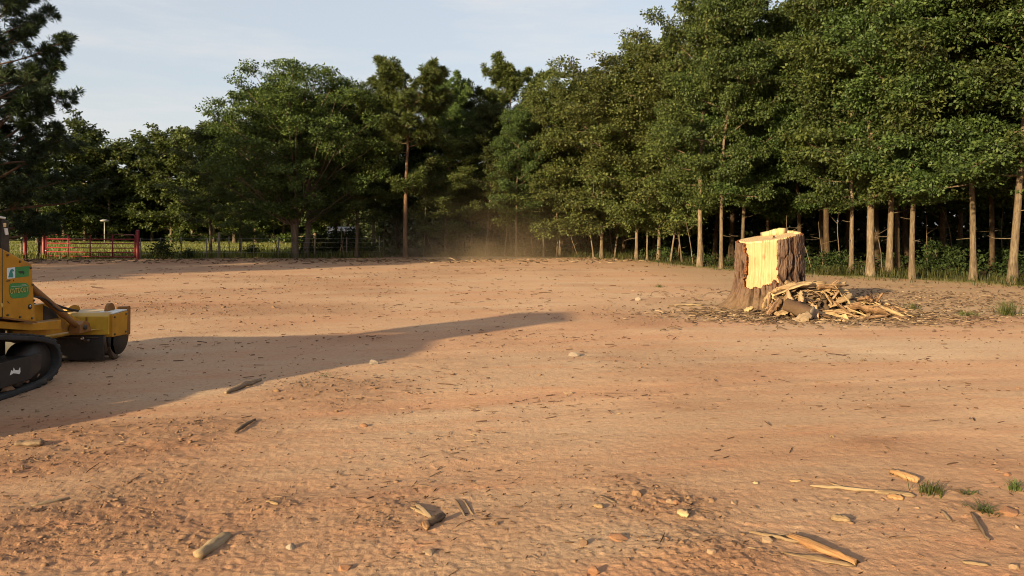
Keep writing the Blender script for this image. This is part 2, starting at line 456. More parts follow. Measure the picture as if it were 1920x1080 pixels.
def fine_h(x, y, sp):
    def w(l): return np.clip(l / (2.2 * sp) - 0.5, 0, 1)
    dx, dy = x - CX, y - CY
    R = np.hypot(dx, dy); ang = np.arctan2(dy, dx)
    u = ang * 27.0; v = R
    rm = rough_mask(x, y)
    h = 0.009 * w(0.5) * fbm(u * 0.55, v * 2.1, 61, 2)                       # wheel and blade streaks
    h = h + 0.0025 * w(0.14) * fbm(u * 2.0, v * 6.0, 71, 2)
    # flaky crust: plates with crisp broken edges at three sizes
    h = h + (0.0018 + 0.0030 * rm) * w(0.12) * smooth(-0.10, 0.10, fbm(u * 3.0, v * 9.0, 73, 3))
    h = h + (0.0014 + 0.0032 * rm) * w(0.05) * smooth(-0.13, 0.13, fbm(x * 17, y * 18, 75, 3) + 0.12)
    h = h + (0.0012 + 0.0036 * rm) * w(0.022) * smooth(-0.2, 0.2, fbm(x * 42, y * 42, 77, 2))
    n = vnoise(x * 11, y * 11, 81); h = h + 0.003 * rm * w(0.09) * (1 - np.abs(n)) ** 3
    n = vnoise(x * 47, y * 47, 85); h = h + (0.0016 + 0.0055 * rm) * w(0.021) * n
    n = vnoise(x * 95, y * 95, 87); h = h + (0.0014 + 0.003 * rm) * w(0.010) * n
    for hx, hy, r, s in HEAPW:
        d2 = ((x - hx) ** 2 + ((y - hy) * 1.2) ** 2) / (r * r)
        h = h + 0.010 * s * np.exp(-d2 * 2.5) * (0.6 + 0.8 * vnoise(x * 6, y * 6, 91))
    # faint ruts with tread bars left by the machine turning
    for v0, sd in ((26.25, 1), (27.75, 2), (31.2, 3), (32.6, 4), (24.3, 5)):
        vw = v + 0.25 * np.sin(u * 0.35 + sd)
        env = np.exp(-((vw - v0) / 0.17) ** 2) * np.clip(0.55 + 0.9 * vnoise(u * 0.5 + sd * 7, v * 0.3, 141 + sd), 0, 1)
        h = h - 0.005 * env
        h = h + 0.003 * np.clip(0.5 + vnoise(u * 0.5 + sd * 7, v * 0.3, 141 + sd), 0, 1) * np.exp(-((np.abs(vw - v0) - 0.24) / 0.06) ** 2)
    return h

def ground_mesh():
    th = np.concatenate([np.linspace(-180, -44, 46)[:-1], np.linspace(-44, 44, 690), np.linspace(44, 180, 46)[1:-1]]) * np.pi / 180
    r = np.concatenate([[0.25, 0.8, 1.4, 1.9, 2.3, 2.6], 1.0 / np.linspace(1 / 2.8, 1 / 34.0, 540), np.geomspace(35, 90, 40)[0:], np.geomspace(98, 3500, 22)])
    nr, nt_ = len(r), len(th)
    Rr, T = np.meshgrid(r, th, indexing='ij')
    x = Rr * np.sin(T); y = Rr * np.cos(T)
    dr = np.gradient(r)
    sp = np.maximum(dr[:, None] * 0.75, Rr * 0.0023)
    sp = np.where(np.abs(T) > 0.8, np.maximum(sp, Rr * 0.05), sp)
    ed, px = edge_depth(x, y)
    beyond = np.where(y > 1, y - ed, -10)
    dirt = 1 - smooth(-0.3, 1.2, beyond + 0.5 * fbm(x * 0.8, y * 0.8, 15, 3))
    z = base_h(x, y) + fine_h(x, y, sp) * (0.35 + 0.65 * dirt) * (1 - smooth(25, 45, Rr))
    z = np.where(Rr > 60, base_h(x, y) * 0.5, z)
    # grass paddock behind the fence on the left; litter floor in the woods
    grass = smooth(0.0, 1.5, beyond) * (1 - smooth(560, 760, px))
    grass = np.maximum(grass, smooth(-0.4, 0.6, beyond + 0.6 * fbm(x, y, 19, 2)) * (1 - smooth(1.5, 4, beyond)) * smooth(900, 1050, px) * 0.8)
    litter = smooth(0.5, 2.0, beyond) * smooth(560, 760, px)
    sx, sy = 5.6, 14.0
    dl = np.hypot((x - sx) / 2.6, (y - sy) / 2.0)
    chips = smooth(1.35, 0.35, dl + 0.35 * fbm(x * 1.3, y * 1.3, 23, 3))
    dl2 = smooth(13.5, 16.0, y + 0.10 * (x - 6) * 3 + 1.2 * fbm(x * 0.5, y * 0.5, 25, 2)) * smooth(4.0, 6.5, x) * (y < 40)
    chips = np.clip(chips + 0.75 * dl2, 0, 1)
    aa = np.arctan2(y - CY, x - CX) * 27.0; vv = np.hypot(x - CX, y - CY)
    streak = 0.5 + 0.5 * np.clip(1.3 * fbm(aa * 0.22, vv * 1.6, 131, 3) + 0.5 * fbm(aa * 0.7, vv * 5.5, 133, 2), -1, 1)
    v = np.stack([x, y, z], -1).reshape(-1, 3)
    i = np.arange(nr - 1)[:, None] * nt_; j = np.arange(nt_)[None, :]; j2 = (j + 1) % nt_
    q = np.stack([i + j, i + nt_ + j, i + nt_ + j2, i + j2], -1).reshape(-1, 4)
    # close the hole under the camera
    c0 = len(v); v = np.vstack([v, [0, 0, float(base_h(np.array(0.), np.array(0.)))]])
    jj = np.arange(nt_); t = np.stack([np.full(nt_, c0), jj, (jj + 1) % nt_], -1)
    app = lambda a: np.append(a.ravel(), 0.0)
    return mesh_np('ground', v, q, t, {'foreground': app(smooth(8.5, 3.4, y + 1.6 * fbm(x * 0.5, y * 0.5, 161, 3)) * (np.abs(T) < 1.6)), 'streak': app(streak), 'rough': app(rough_mask(x, y)), 'grass': app(grass), 'litter': app(litter), 'chips': app(chips)}, True)

def ground_mat():
    m, nt, b, out = new_mat('dirt')
    co = coord(nt)
    big = noise(nt, co, 0.32, 4, 0.55, 0.3)
    med = noise(nt, mapping(nt, co, (0.7, 2.0, 1), (0, 0, math.radians(-14))), 1.5, 6, 0.65, 0.2)
    fine = noise(nt, co, 22, 5, 0.7)
    vfine = noise(nt, co, 110, 3, 0.7)
    f = math_n(nt, 'ADD', math_n(nt, 'MULTIPLY', big, 0.40), math_n(nt, 'MULTIPLY', med, 0.30))
    f = math_n(nt, 'ADD', f, math_n(nt, 'MULTIPLY', attr(nt, 'streak'), 0.30))
    col = ramp(nt, f, [(0.30, (0.415, 0.228, 0.138)), (0.45, (0.432, 0.265, 0.165)), (0.58, (0.440, 0.290, 0.187)), (0.72, (0.460, 0.325, 0.218))])
    fcol = ramp(nt, fine, [(0.28, (0.70, 0.66, 0.62)), (0.5, (1, 1, 1)), (0.75, (1.14, 1.12, 1.08))])
    col = mixc(nt, 0.8, col, fcol, 'MULTIPLY')
    # soil colour darkened towards the camera, then broken, damper soil where the crust is rough
    col = mixc(nt, attr(nt, 'foreground'), col, mixc(nt, 1.0, col, (0.79, 0.755, 0.73), 'MULTIPLY'))
    rgh = math_n(nt, 'MULTIPLY', attr(nt, 'rough'), 0.85, True)
    col = mixc(nt, rgh, col, mixc(nt, 1.0, col, (0.70, 0.65, 0.63), 'MULTIPLY'))
    red = noise(nt, mapping(nt, co, (0.5, 1.6, 1), (0, 0, math.radians(-12))), 2.4, 5, 0.7)
    rm = N(nt, 'ShaderNodeMapRange'); rm.inputs['From Min'].default_value = 0.56; rm.inputs['From Max'].default_value = 0.68; rm.inputs['To Max'].default_value = 0.55
    nt.links.new(red, rm.inputs['Value'])
    col = mixc(nt, rm.outputs['Result'], col, (0.40, 0.195, 0.108))
    # bark and chip litter round the stump
    lit = ramp(nt, noise(nt, mapping(nt, co, (1, 2.2, 1)), 9, 6, 0.75), [(0.3, (0.15, 0.095, 0.055)), (0.5, (0.29, 0.20, 0.12)), (0.7, (0.43, 0.31, 0.19))])
    col = mixc(nt, math_n(nt, 'MULTIPLY', attr(nt, 'chips'), 0.72), col, lit)
    gr = ramp(nt, noise(nt, co, 1.6, 5, 0.7), [(0.3, (0.105, 0.115, 0.03)), (0.55, (0.20, 0.20, 0.055)), (0.8, (0.28, 0.245, 0.09))])
    col = mixc(nt, attr(nt, 'grass'), col, gr)
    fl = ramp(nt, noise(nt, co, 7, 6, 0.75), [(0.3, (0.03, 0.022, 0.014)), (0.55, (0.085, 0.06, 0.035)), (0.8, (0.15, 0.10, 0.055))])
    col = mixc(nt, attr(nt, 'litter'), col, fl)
    nt.links.new(col, b.inputs['Base Color'])
    b.inputs['Roughness'].default_value = 0.95; b.inputs['Specular IOR Level'].default_value = 0.08
    # grain
    streak = noise(nt, mapping(nt, co, (1, 3.4, 1), (0, 0, math.radians(-16))), 7.0, 7, 0.72, 0.4)
    h = math_n(nt, 'ADD', math_n(nt, 'MULTIPLY', fine, 0.5), math_n(nt, 'MULTIPLY', vfine, 0.22))
    h = math_n(nt, 'ADD', h, math_n(nt, 'MULTIPLY', streak, 0.28))
    bump(nt, b, h, 0.6, 0.030)
    return m
M['dirt'] = ground_mat()
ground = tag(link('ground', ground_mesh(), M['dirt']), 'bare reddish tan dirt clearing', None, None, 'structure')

# ------------------------------------------------------------------ trees: builders
def leaves(acc, centre, radius, n, size, flat=0.42, up=0.8, droop=0.25, jitter=0.6):
    """n leaf-sized quads spread through a flattened ball"""
    d = rng.normal(size=(n, 3)); d /= np.linalg.norm(d, axis=1)[:, None]
    rad = radius * rng.uniform(0.15, 1.0, n) ** 0.6
    off = d * rad[:, None]; off[:, 2] *= flat
    p = centre + off
    out = d.copy(); out[:, 2] = out[:, 2] * 0.5 - droop
    out += rng.normal(size=(n, 3)) * 0.6
    out /= np.linalg.norm(out, axis=1)[:, None]
    nrm = np.array([0, 0, up]) + d * 0.35 + rng.normal(size=(n, 3)) * jitter
    side = np.cross(out, nrm); side /= np.linalg.norm(side, axis=1)[:, None] + 1e-9
    nn = np.cross(side, out)
    L = size * rng.uniform(0.65, 1.35, n); W = L * rng.uniform(0.20, 0.36, n)
    tip = p + out * L[:, None]
    mid = p + out * (0.48 * L)[:, None] + nn * (0.08 * L)[:, None]
    a = mid + side * W[:, None]; b = mid - side * W[:, None]
    v = np.stack([p, a, tip, b], 1).reshape(-1, 3)
    q = np.arange(n * 4).reshape(n, 4)
    t = np.repeat(np.clip(rng.normal(0.5, 0.26, n), 0, 1), 4)
    acc.add(v, q, None, t)

def curve_pts(p0, d0, length, n, bend, sag=0.0, wob=0.12):
    pts = [np.array(p0, float)]; d = np.array(d0, float); d /= np.linalg.norm(d)
    for i in range(n):
        d = d + np.array([0, 0, bend / n]) + rng.normal(size=3) * wob / n ** 0.5
        d /= np.linalg.norm(d)
        pts.append(pts[-1] + d * length / n)
    return np.array(pts)

def broadleaf(name, seed, H=10.0, R=2.8, base=2.0, tr=0.14, limbs=22, leaf=0.125, per=64, leafmat='leaf_oak', bark='bark_pale',
              trunks=1, profile=(0.55, 1.0, 0.8, 0.35), subs=6, stubs=4, spread=0.0, low_droop=-0.1, dome=None):
    global rng
    keep = rng; rng = np.random.default_rng(seed)
    wood = Acc(); lf = Acc()
    for k in range(trunks):
        a0 = rng.uniform(0, 2 * np.pi) if trunks == 1 else k * 2 * np.pi / trunks + 0.4
        off = np.array([math.cos(a0), math.sin(a0), 0]) * (0.0 if trunks == 1 else 0.34)
        lean = np.array([math.cos(a0), math.sin(a0), 0]) * (0.03 if trunks == 1 else spread)
        n = 16
        t = np.linspace(0, 1, n)
        top = H * (0.93 if trunks == 1 else rng.uniform(0.78, 0.93))
        pts = off + np.stack([lean[0] * top * t ** 1.1 + 0.12 * np.cumsum(rng.normal(size=n)) * t * 0.4,
                              lean[1] * top * t ** 1.1 + 0.12 * np.cumsum(rng.normal(size=n)) * t * 0.4, top * t], -1)
        ph = rng.uniform(0, 6.28); am = rng.uniform(0.03, 0.09) if trunks == 1 else 0.08
        pts[:, 0] += am * np.sin(t * 7.0 + ph) - am * math.sin(ph); pts[:, 1] += am * np.sin(t * 6.0 + ph * 1.7) - am * math.sin(ph * 1.7)
        rad = tr * (1 - 0.82 * t ** 1.15) * (1 + 0.65 * np.exp(-t * top / 0.25))
        pts[0, 2] = -0.15
        wood.tube(pts, rad, 12, False, 0.03)
        nl = max(6, limbs // trunks)
        for i in range(nl):
            f = (i + rng.uniform(0, 0.9)) / nl
            z = base + (top - base) * (0.02 + 0.96 * f)
            ti = np.clip(z / top, 0, 1) * (n - 1); i0 = min(int(ti), n - 2)
            p = pts[i0] + (pts[i0 + 1] - pts[i0]) * (ti - i0)
            rr = rad[i0]
            az = (i * 2.39996 + rng.uniform(-0.5, 0.5) + k * 1.3)
            if trunks > 1:      # limbs lean away from the middle of the clump
                az = a0 + rng.normal() * 1.1
            prof = np.interp(f, np.linspace(0, 1, len(profile)), profile)
            Ln = R * prof * rng.uniform(0.62, 1.22)
            elev = low_droop + 0.95 * f ** 1.2 + rng.uniform(-0.15, 0.2)
            d = np.array([math.cos(az) * math.cos(elev), math.sin(az) * math.cos(elev), math.sin(elev)])
            lp = curve_pts(p, d, Ln, 6, 0.35 - 0.25 * f, 0, 0.22)
            wood.tube(lp, np.linspace(max(0.018, rr * 0.42), 0.009, 7), 5, False)
            for g in (0.12, 0.24):
                ii = g * 6; i1 = int(ii); cen = lp[i1] + (lp[i1 + 1] - lp[i1]) * (ii - i1) + rng.normal(size=3) * 0.12
                leaves(lf, cen, 0.42, int(per * 0.7), leaf)
            for s in range(subs):
                g = 0.28 + 0.72 * (s + rng.uniform(0, 0.8)) / subs
                g = min(g, 1.0)
                ii = g * 6; i1 = min(int(ii), 5); sp = lp[i1] + (lp[i1 + 1] - lp[i1]) * (ii - i1)
                saz = az + rng.choice([-1, 1]) * rng.uniform(0.4, 1.3)
                sl = 0.38 * R * rng.uniform(0.35, 0.8) * (1.15 - 0.5 * g)
                sd = np.array([math.cos(saz), math.sin(saz), rng.uniform(-0.25, 0.45)])
                tp = curve_pts(sp, sd, sl, 3, 0.1, 0, 0.25)
                wood.tube(tp, np.linspace(0.014, 0.005, 4), 4, False)
                for c in (1.0, 0.55):
                    cen = tp[0] + (tp[-1] - tp[0]) * c + rng.normal(size=3) * 0.10
                    leaves(lf, cen, rng.uniform(0.26, 0.54) * (R / 2.8) ** 0.5, int(per * rng.uniform(0.6, 1.25)), leaf)
        # leader
        for c in range(5):
            cen = pts[-1] + np.array([rng.normal() * 0.22, rng.normal() * 0.22, rng.uniform(-0.35, 0.35)])
            leaves(lf, cen, 0.42, per, leaf, 0.9)
        # dead stubs low on the trunk
        for s in range(stubs):
            z = rng.uniform(0.9, base + 1.2); az = rng.uniform(0, 6.28)
            ti = z / top * (n - 1); i0 = min(int(ti), n - 2); p = pts[i0] + (pts[i0 + 1] - pts[i0]) * (ti - i0)
            lp = curve_pts(p, (math.cos(az), math.sin(az), rng.uniform(-0.3, 0.4)), rng.uniform(0.3, 0.9), 4, -0.2, 0, 0.3)
            wood.tube(lp, np.linspace(0.016, 0.005, 5), 4, False)
    if dome:            # a rounded head: limbs run out to the surface of an uneven dome
        zc, rx, rz_, cnt = dome
        for i in range(cnt):
            zz = 1 - 1.5 * (i + 0.5) / cnt; an = i * 2.39996 + rng.uniform(-0.2, 0.2)
            hr = math.sqrt(max(0, 1 - zz * zz)); k = rng.uniform(0.66, 1.0) if i % 3 else rng.uniform(0.92, 1.06)
            e = np.array([rx * hr * math.cos(an) * k, rx * hr * math.sin(an) * k, zc + rz_ * zz * k])
            z0 = max(base * 0.9, e[2] - 0.55 * math.hypot(e[0], e[1]) - 0.8); z0 = min(z0, H * 0.75)
            p = np.array([e[0] * 0.12, e[1] * 0.12, z0]); d = e - p
            lp = curve_pts(p, d / np.linalg.norm(d) + np.array([0, 0, -0.1]), np.linalg.norm(d) * 0.97, 6, 0.12, 0, 0.12)
            wood.tube(lp, np.linspace(0.04, 0.008, 7), 5, False)
            for c in range(4):
                leaves(lf, lp[-1 - (c == 3)] + rng.normal(size=3) * np.array([0.32, 0.32, 0.2]) * (c > 0), rng.uniform(0.36, 0.6), int(per * rng.uniform(0.7, 1.1)), leaf)
    root = empty(name)
    wood.obj('trunk', M[bark], root, True)
    lf.obj('crown', M[leafmat], root)
    root['H'] = H; root['R'] = R
    rng = keep
    return root

def tuft(acc, centre, direction, n, L, w):
    d = rng.normal(size=(n, 3)); d /= np.linalg.norm(d, axis=1)[:, None]
    d = d + np.asarray(direction) * 0.75 + np.array([0, 0, 0.15]); d /= np.linalg.norm(d, axis=1)[:, None]
    l = L * rng.uniform(0.7, 1.15, n)
    side = np.cross(d, rng.normal(size=(n, 3))); side /= np.linalg.norm(side, axis=1)[:, None]
    p = centre + d * 0.02
    a = p + side * (w * 0.5); b = p - side * (w * 0.5)
    m = p + d * (l * 0.6)[:, None]
    v = np.stack([p - d * 0.01, m + side * (w * 0.5), p + d * l[:, None] - np.array([0, 0, 0.03]), m - side * (w * 0.5)], 1).reshape(-1, 3)
    acc.add(v, np.arange(n * 4).reshape(n, 4), None, np.repeat(np.clip(rng.normal(0.5, 0.2, n), 0, 1), 4))

def pine(name, seed, H=10.0, R=2.2, base=4.5, tr=0.15, limbs=24, per=46, leafmat='needle', needle=0.24, width=0.026, profile=(0.5, 1.0, 0.85, 0.3), subs=7, low=0):
    global rng
    keep = rng; rng = np.random.default_rng(seed)
    wood = Acc(); lf = Acc()
    n = 18; t = np.linspace(0, 1, n); top = H * 0.97
    pts = np.stack([0.10 * np.cumsum(rng.normal(size=n)) * t * 0.5, 0.10 * np.cumsum(rng.normal(size=n)) * t * 0.5, top * t], -1)
    rad = tr * (1 - 0.85 * t ** 1.3) * (1 + 0.35 * np.exp(-t * top / 0.25)); pts[0, 2] = -0.15
    wood.tube(pts, rad, 12, False, 0.03)
    spec = [(base + (top - base) * (i + rng.uniform(0, 0.8)) / limbs, (i + 0.5) / limbs, 1.0) for i in range(limbs)]
    spec += [(rng.uniform(base * 0.55, base), 0.05, 0.5) for _ in range(low)]
    for i, (z, f, sc) in enumerate(spec):
        ti = np.clip(z / top, 0, 1) * (n - 1); i0 = min(int(ti), n - 2)
        p = pts[i0] + (pts[i0 + 1] - pts[i0]) * (ti - i0)
        az = i * 2.39996 + rng.uniform(-0.6, 0.6)
        Ln = R * np.interp(f, np.linspace(0, 1, len(profile)), profile) * rng.uniform(0.65, 1.15) * sc
        elev = -0.05 + 0.75 * f + rng.uniform(-0.2, 0.2)
        d = (math.cos(az) * math.cos(elev), math.sin(az) * math.cos(elev), math.sin(elev))
        lp = curve_pts(p, d, Ln, 6, 0.55 - 0.3 * f, 0, 0.25)
        wood.tube(lp, np.linspace(max(0.02, rad[i0] * 0.38), 0.010, 7), 5, False)
        for s in range(subs):
            g = 0.35 + 0.65 * (s + rng.uniform(0, 0.9)) / subs; g = min(g, 1)
            ii = g * 6; i1 = min(int(ii), 5); sp = lp[i1] + (lp[i1 + 1] - lp[i1]) * (ii - i1)
            saz = az + rng.choice([-1, 1]) * rng.uniform(0.3, 1.1)
            sl = 0.36 * R * rng.uniform(0.25, 0.75) * (1.2 - 0.6 * g)
            tp = curve_pts(sp, (math.cos(saz), math.sin(saz), rng.uniform(0.0, 0.6)), sl, 3, 0.4, 0, 0.2)
            wood.tube(tp, np.linspace(0.014, 0.007, 4), 4, False)
            dd = tp[-1] - tp[-2]; dd /= np.linalg.norm(dd)
            for c in range(3):
                tuft(lf, tp[-1] + rng.normal(size=3) * 0.13 * (c > 0), dd, per, needle, width)
            tuft(lf, tp[1] + rng.normal(size=3) * 0.10, dd, per // 2, needle, width)
    root = empty(name)
    wood.obj('trunk', M['bark_pine'], root, True)
    lf.obj('crown', M[leafmat], root)
    root['H'] = H; root['R'] = R
    rng = keep
    return root

PROTO = {
    'wo1': broadleaf('leafy_tree', 101, 10.5, 3.0, 2.3, 0.102, 28, 0.110, 145, 'leaf_water_oak', profile=(0.7, 1.0, 0.85, 0.45)),
    'wo2': broadleaf('leafy_tree', 102, 10.5, 2.8, 2.5, 0.086, 28, 0.108, 145, 'leaf_water_oak', profile=(0.85, 1.0, 0.8, 0.4)),
    'wo3': broadleaf('leafy_tree', 103, 11.0, 3.3, 2.1, 0.118, 30, 0.115, 142, 'leaf_oak', profile=(0.7, 1.0, 0.95, 0.55)),
    'ol1': broadleaf('leafy_tree', 104, 9.5, 2.8, 1.4, 0.075, 28, 0.118, 98, 'leaf_olive', profile=(0.8, 1.0, 0.95, 0.6), subs=6),
    'ol2': broadleaf('leafy_tree', 105, 9.5, 2.6, 1.3, 0.07, 30, 0.118, 102, 'leaf_olive', profile=(0.95, 1.0, 0.9, 0.55)),
    'sap': broadleaf('slender_tree', 106, 6.5, 1.6, 1.6, 0.045, 14, 0.125, 54, 'leaf_olive', stubs=3, subs=4),
    'oak': broadleaf('oak_tree', 107, 8.6, 3.4, 1.9, 0.15, 42, 0.12, 140, 'leaf_oak', 'bark_oak', trunks=3, profile=(0.85, 1.0, 1.0, 0.62), subs=6, spread=0.09, low_droop=0.0, dome=(6.1, 4.7, 4.2, 130)),
    'far1': broadleaf('broadleaf_tree', 108, 10.0, 3.6, 0.8, 0.13, 28, 0.25, 46, 'leaf_oak', 'bark_oak', profile=(0.85, 1.0, 1.0, 0.7), subs=6, stubs=1),
    'far2': broadleaf('broadleaf_tree', 109, 10.0, 3.3, 0.6, 0.12, 28, 0.25, 46, 'leaf_water_oak', 'bark_oak', profile=(0.9, 1.0, 0.9, 0.65), subs=6, stubs=1),
    'pi1': pine('pine_tree', 201, 9.9, 2.5, 6.3, 0.13, 28, 60, width=0.030, needle=0.32, low=4, subs=10, profile=(0.6, 1.0, 1.0, 0.75)),
    'pi2': pine('pine_tree', 202, 11.5, 2.6, 7.4, 0.12, 28, 60, width=0.030, needle=0.33, low=2, subs=10, profile=(0.6, 1.0, 1.0, 0.8)),
    'pi3': pine('pine_tree', 203, 15.0, 4.9, 1.2, 0.26, 60, 50, 'needle_dark', 0.38, 0.036, profile=(0.9, 1.0, 0.85, 0.4), subs=12),
}
proto_used = set()
M['bark_shaded'] = bark_mat('bark_shaded', (0.022, 0.015, 0.010), (0.055, 0.036, 0.022), (0.10, 0.066, 0.038))  # inner trunks: the wood's shade put into a darker bark colour
def tree(kind, x, y, H, wide=1.0, rz=0.0, label='', cat='tree', group=None, name=None, bark=None):
    p = PROTO[kind]
    if kind in proto_used:
        o = copy_tree(p)
    else:
        o = p; proto_used.add(kind)
    s = H / p['H']
    o.location = (x, y, float(base_h(np.array(x), np.array(y))))
    o.rotation_euler = (0, 0, rz)
    o.scale = (s * wide, s * wide, s)
    if name: o.name = name
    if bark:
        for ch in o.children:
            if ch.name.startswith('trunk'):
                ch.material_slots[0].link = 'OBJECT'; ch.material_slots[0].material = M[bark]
    tag(o, label, cat, group)
    return o

ORD = ['first', 'second', 'third', 'fourth', 'fifth', 'sixth', 'seventh', 'eighth', 'ninth', 'tenth', 'eleventh', 'twelfth', 'thirteenth', 'fourteenth', 'fifteenth', 'sixteenth', 'seventeenth', 'eighteenth', 'nineteenth', 'twentieth', 'twenty-first', 'twenty-second']

# ---- front row on the right, from the right edge inwards: px, base py, kind, height, width factor
RIGHT = [(1898, 533, 'wo1', 11.0, 1.0, 0.3), (1825, 525, 'wo2', 11.0, 1.0, 2.0), (1710, 523, 'wo2', 10.5, 0.95, 4.1), (1667, 517, 'wo1', 11.0, 0.95, 1.2),
         (1632, 518, 'wo3', 11.6, 0.95, 5.2), (1597, 513, 'wo2', 10.0, 0.9, 3.3), (1390, 501, 'wo1', 10.6, 0.82, 0.9), (1352, 504, 'wo2', 11.0, 0.8, 5.5), (1312, 500, 'wo3', 11.0, 0.85, 2.6)]
for i, (px, py, k, H, w, rz) in enumerate(RIGHT):
    x, y = G(px, py)
    extra = ['tall tree cut off by the right edge, pale trunk nearest of all', 'tree with straight pale trunk left of the one at the right edge', 'tree with slim slightly crooked trunk in open dark gap right of the stump',
             'tree with pale trunk close behind and right of the thickest one', 'thickest pale trunk of the row right of the stump', 'tree with thin shaded trunk just left of the thickest pale trunk',
             'tree rising directly behind the stump, trunk hidden by its left side', 'tall tree with paired trunk just left of the stump', 'tall tree with straight pale pole-like trunk left of the stump'][i]
    tree(k, x, y, H, w, rz, extra, 'tree', 'front row of the wood on the right')

# ---- middle section of the wood edge
MID = [(1235, 489, 'ol1', 10.2, 1.0, 0.5), (1193, 487.5, 'ol2', 10.2, 1.0, 1.9), (1128, 485, 'ol1', 9.5, 1.15, 3.3), (1050, 482, 'ol2', 9.3, 1.0, 4.4), (1020, 482, 'ol1', 8.2, 0.8, 5.8), (968, 483, 'wo2', 8.0, 0.85, 0.2)]
for i, (px, py, k, H, w, rz) in enumerate(MID):
    x, y = G(px, py)
    tree(k, x, y, H, w, rz, ['olive green tree, rightmost of the dusty middle section of the wood edge', 'olive tree with slim orange-lit trunk, second in from the tall right-hand trees',
                             'olive tree with bare grey limbs showing in its crown and forked trunk', 'olive tree at the left end of the olive section, ragged flat top',
                             'low olive tree with thin trunk just right of the dusty gap', 'dark leafy tree with a lit trunk standing right in the dust'][i], 'tree', 'trees along the middle of the wood edge')
# slim saplings between the trunks
SAPS = [(945, 483, 5.5), (1045, 484, 5.0), (1116, 486, 5.6), (1218, 489, 6.2), (1262, 493, 6.0), (1325, 498, 6.6), (1285, 493, 5.2), (792, 483, 5.2), (1155, 485, 5.8), (1000, 482, 5.0)]
order = sorted(range(len(SAPS)), key=lambda i: SAPS[i][0])
for r_, i in enumerate(order):
    px, py, H = SAPS[i]
    x, y = G(px, py)
    tree('sap', x, y + 0.6, H, 1.0, i * 1.7, f'slender pole-trunked sapling, {ORD[r_]} from the left among the thin stems at the wood edge', 'sapling', 'saplings at the wood edge')
# ---- the big oak, the two pines, the smaller trees between
x, y = G(556, 483); tree('oak', x + 0.1, y, 8.6, 1.0, 0.0, 'broad oak with three trunks left of the lone pine', 'oak')
x, y = G(760, 484); tree('pi1', x, y, 8.9, 1.05, 0.4, 'pine with long bare trunk in front of the dark middle wood', 'pine')
x, y = G(958, 474); tree('pi2', x, y, 10.7, 1.05, 1.0, 'pine with round tufted head rising above the trees behind the dust', 'pine')
x, y = G(838, 476); tree('pi1', x, y, 9.3, 0.75, 2.2, 'narrow pine top just right of the bare-trunked pine', 'pine')
x, y = G(912, 480.5); tree('wo1', x, y, 8.2, 0.95, 0.7, 'leafy tree just left of the lit trunk standing in the dust', 'tree')
x, y = G(835, 481); tree('ol2', x, y, 6.4, 1.1, 1.7, 'low leafy tree right of the bare-trunked pine', 'tree')
x, y = G(885, 474); tree('wo3', x, y, 9.9, 0.8, 1.1, 'dark leafy tree filling the dip between the two pines', 'tree')
x, y = G(668, 483); tree('wo3', x, y, 8.8, 0.9, 4.2, 'dark leafy tree with slim trunks between the oak and the pine', 'tree')
x, y = G(700, 478); tree('wo2', x, y, 9.6, 1.0, 0.2, 'dark leafy tree behind the gap between oak and pine', 'tree')
x, y = G(450, 476); tree('ol1', x, y, 5.9, 1.25, 0.9, 'low olive green tree in the paddock left of the oak', 'tree')
x, y = G(395, 473); tree('wo1', x, y, 8.0, 1.1, 2.9, 'dark leafy tree left of the oak with lower rounded crown', 'tree')
# ---- the dark pine at the left edge
tree('pi3', -23.5, 33.5, 13.2, 1.0, 0.6, 'big dark pine cut off by the left edge', 'pine')
tree('pi3', -27.5, 36.5, 10.5, 1.1, 2.6, 'lower dark pine behind the gate, beside the one at the left edge', 'pine')
# ---- second and third rows inside the wood
INNER = [(1860, 514, 'wo2', 10.5), (1683, 511, 'wo2', 10.2), (1765, 503, 'wo3', 10.8), (1552, 502, 'wo3', 10.6), (1500, 500, 'wo1', 8.8), (1940, 512, 'wo3', 11.5), (1440, 496, 'wo2', 8.4),
         (1645, 500, 'wo1', 11.5), (1800, 500, 'wo2', 11.5), (1900, 498, 'wo1', 12), (1540, 496, 'wo2', 11.2), (1370, 489, 'wo3', 11.2), (1340, 487, 'wo1', 10.8), (1270, 482, 'ol1', 10.8),
         (1225, 479, 'wo3', 10.6), (1170, 478, 'ol2', 10.2), (1105, 477, 'wo1', 10.2), (1055, 476, 'ol1', 9.8), (1010, 475, 'wo2', 9.4), (925, 473, 'wo1', 9.4), (860, 473, 'wo2', 8.8), (800, 474, 'wo1', 9.4),
         (745, 474, 'wo3', 9.4), (630, 475, 'wo2', 9.8), (1700, 494, 'wo3', 12), (1470, 488, 'wo3', 8.6), (1590, 490, 'wo2', 12.0), (1980, 520, 'wo2', 11), (2060, 535, 'wo1', 11.0), (1850, 492, 'wo3', 12.5)]
for i, (px, py, k, H) in enumerate(INNER):
    x, y = G(px, py)
    lab = ['shaded crooked trunk in the dark gap between the two trunks nearest the right edge', 'mossy orange-brown trunk half behind the pale ones right of the stump', 'dim trunk deep in the dark gap left of the two right-hand trunks',
           'dim trunk in the dark just right of the stump, left of the front row', 'dim tree close behind the right side of the stump'][i] if i < 5 else 'leafy tree standing inside the dark wood behind the front row'
    tree(k, x, y, H, 1.05, i * 2.1, lab, 'tree', 'trees inside the dark wood', bark='bark_shaded')
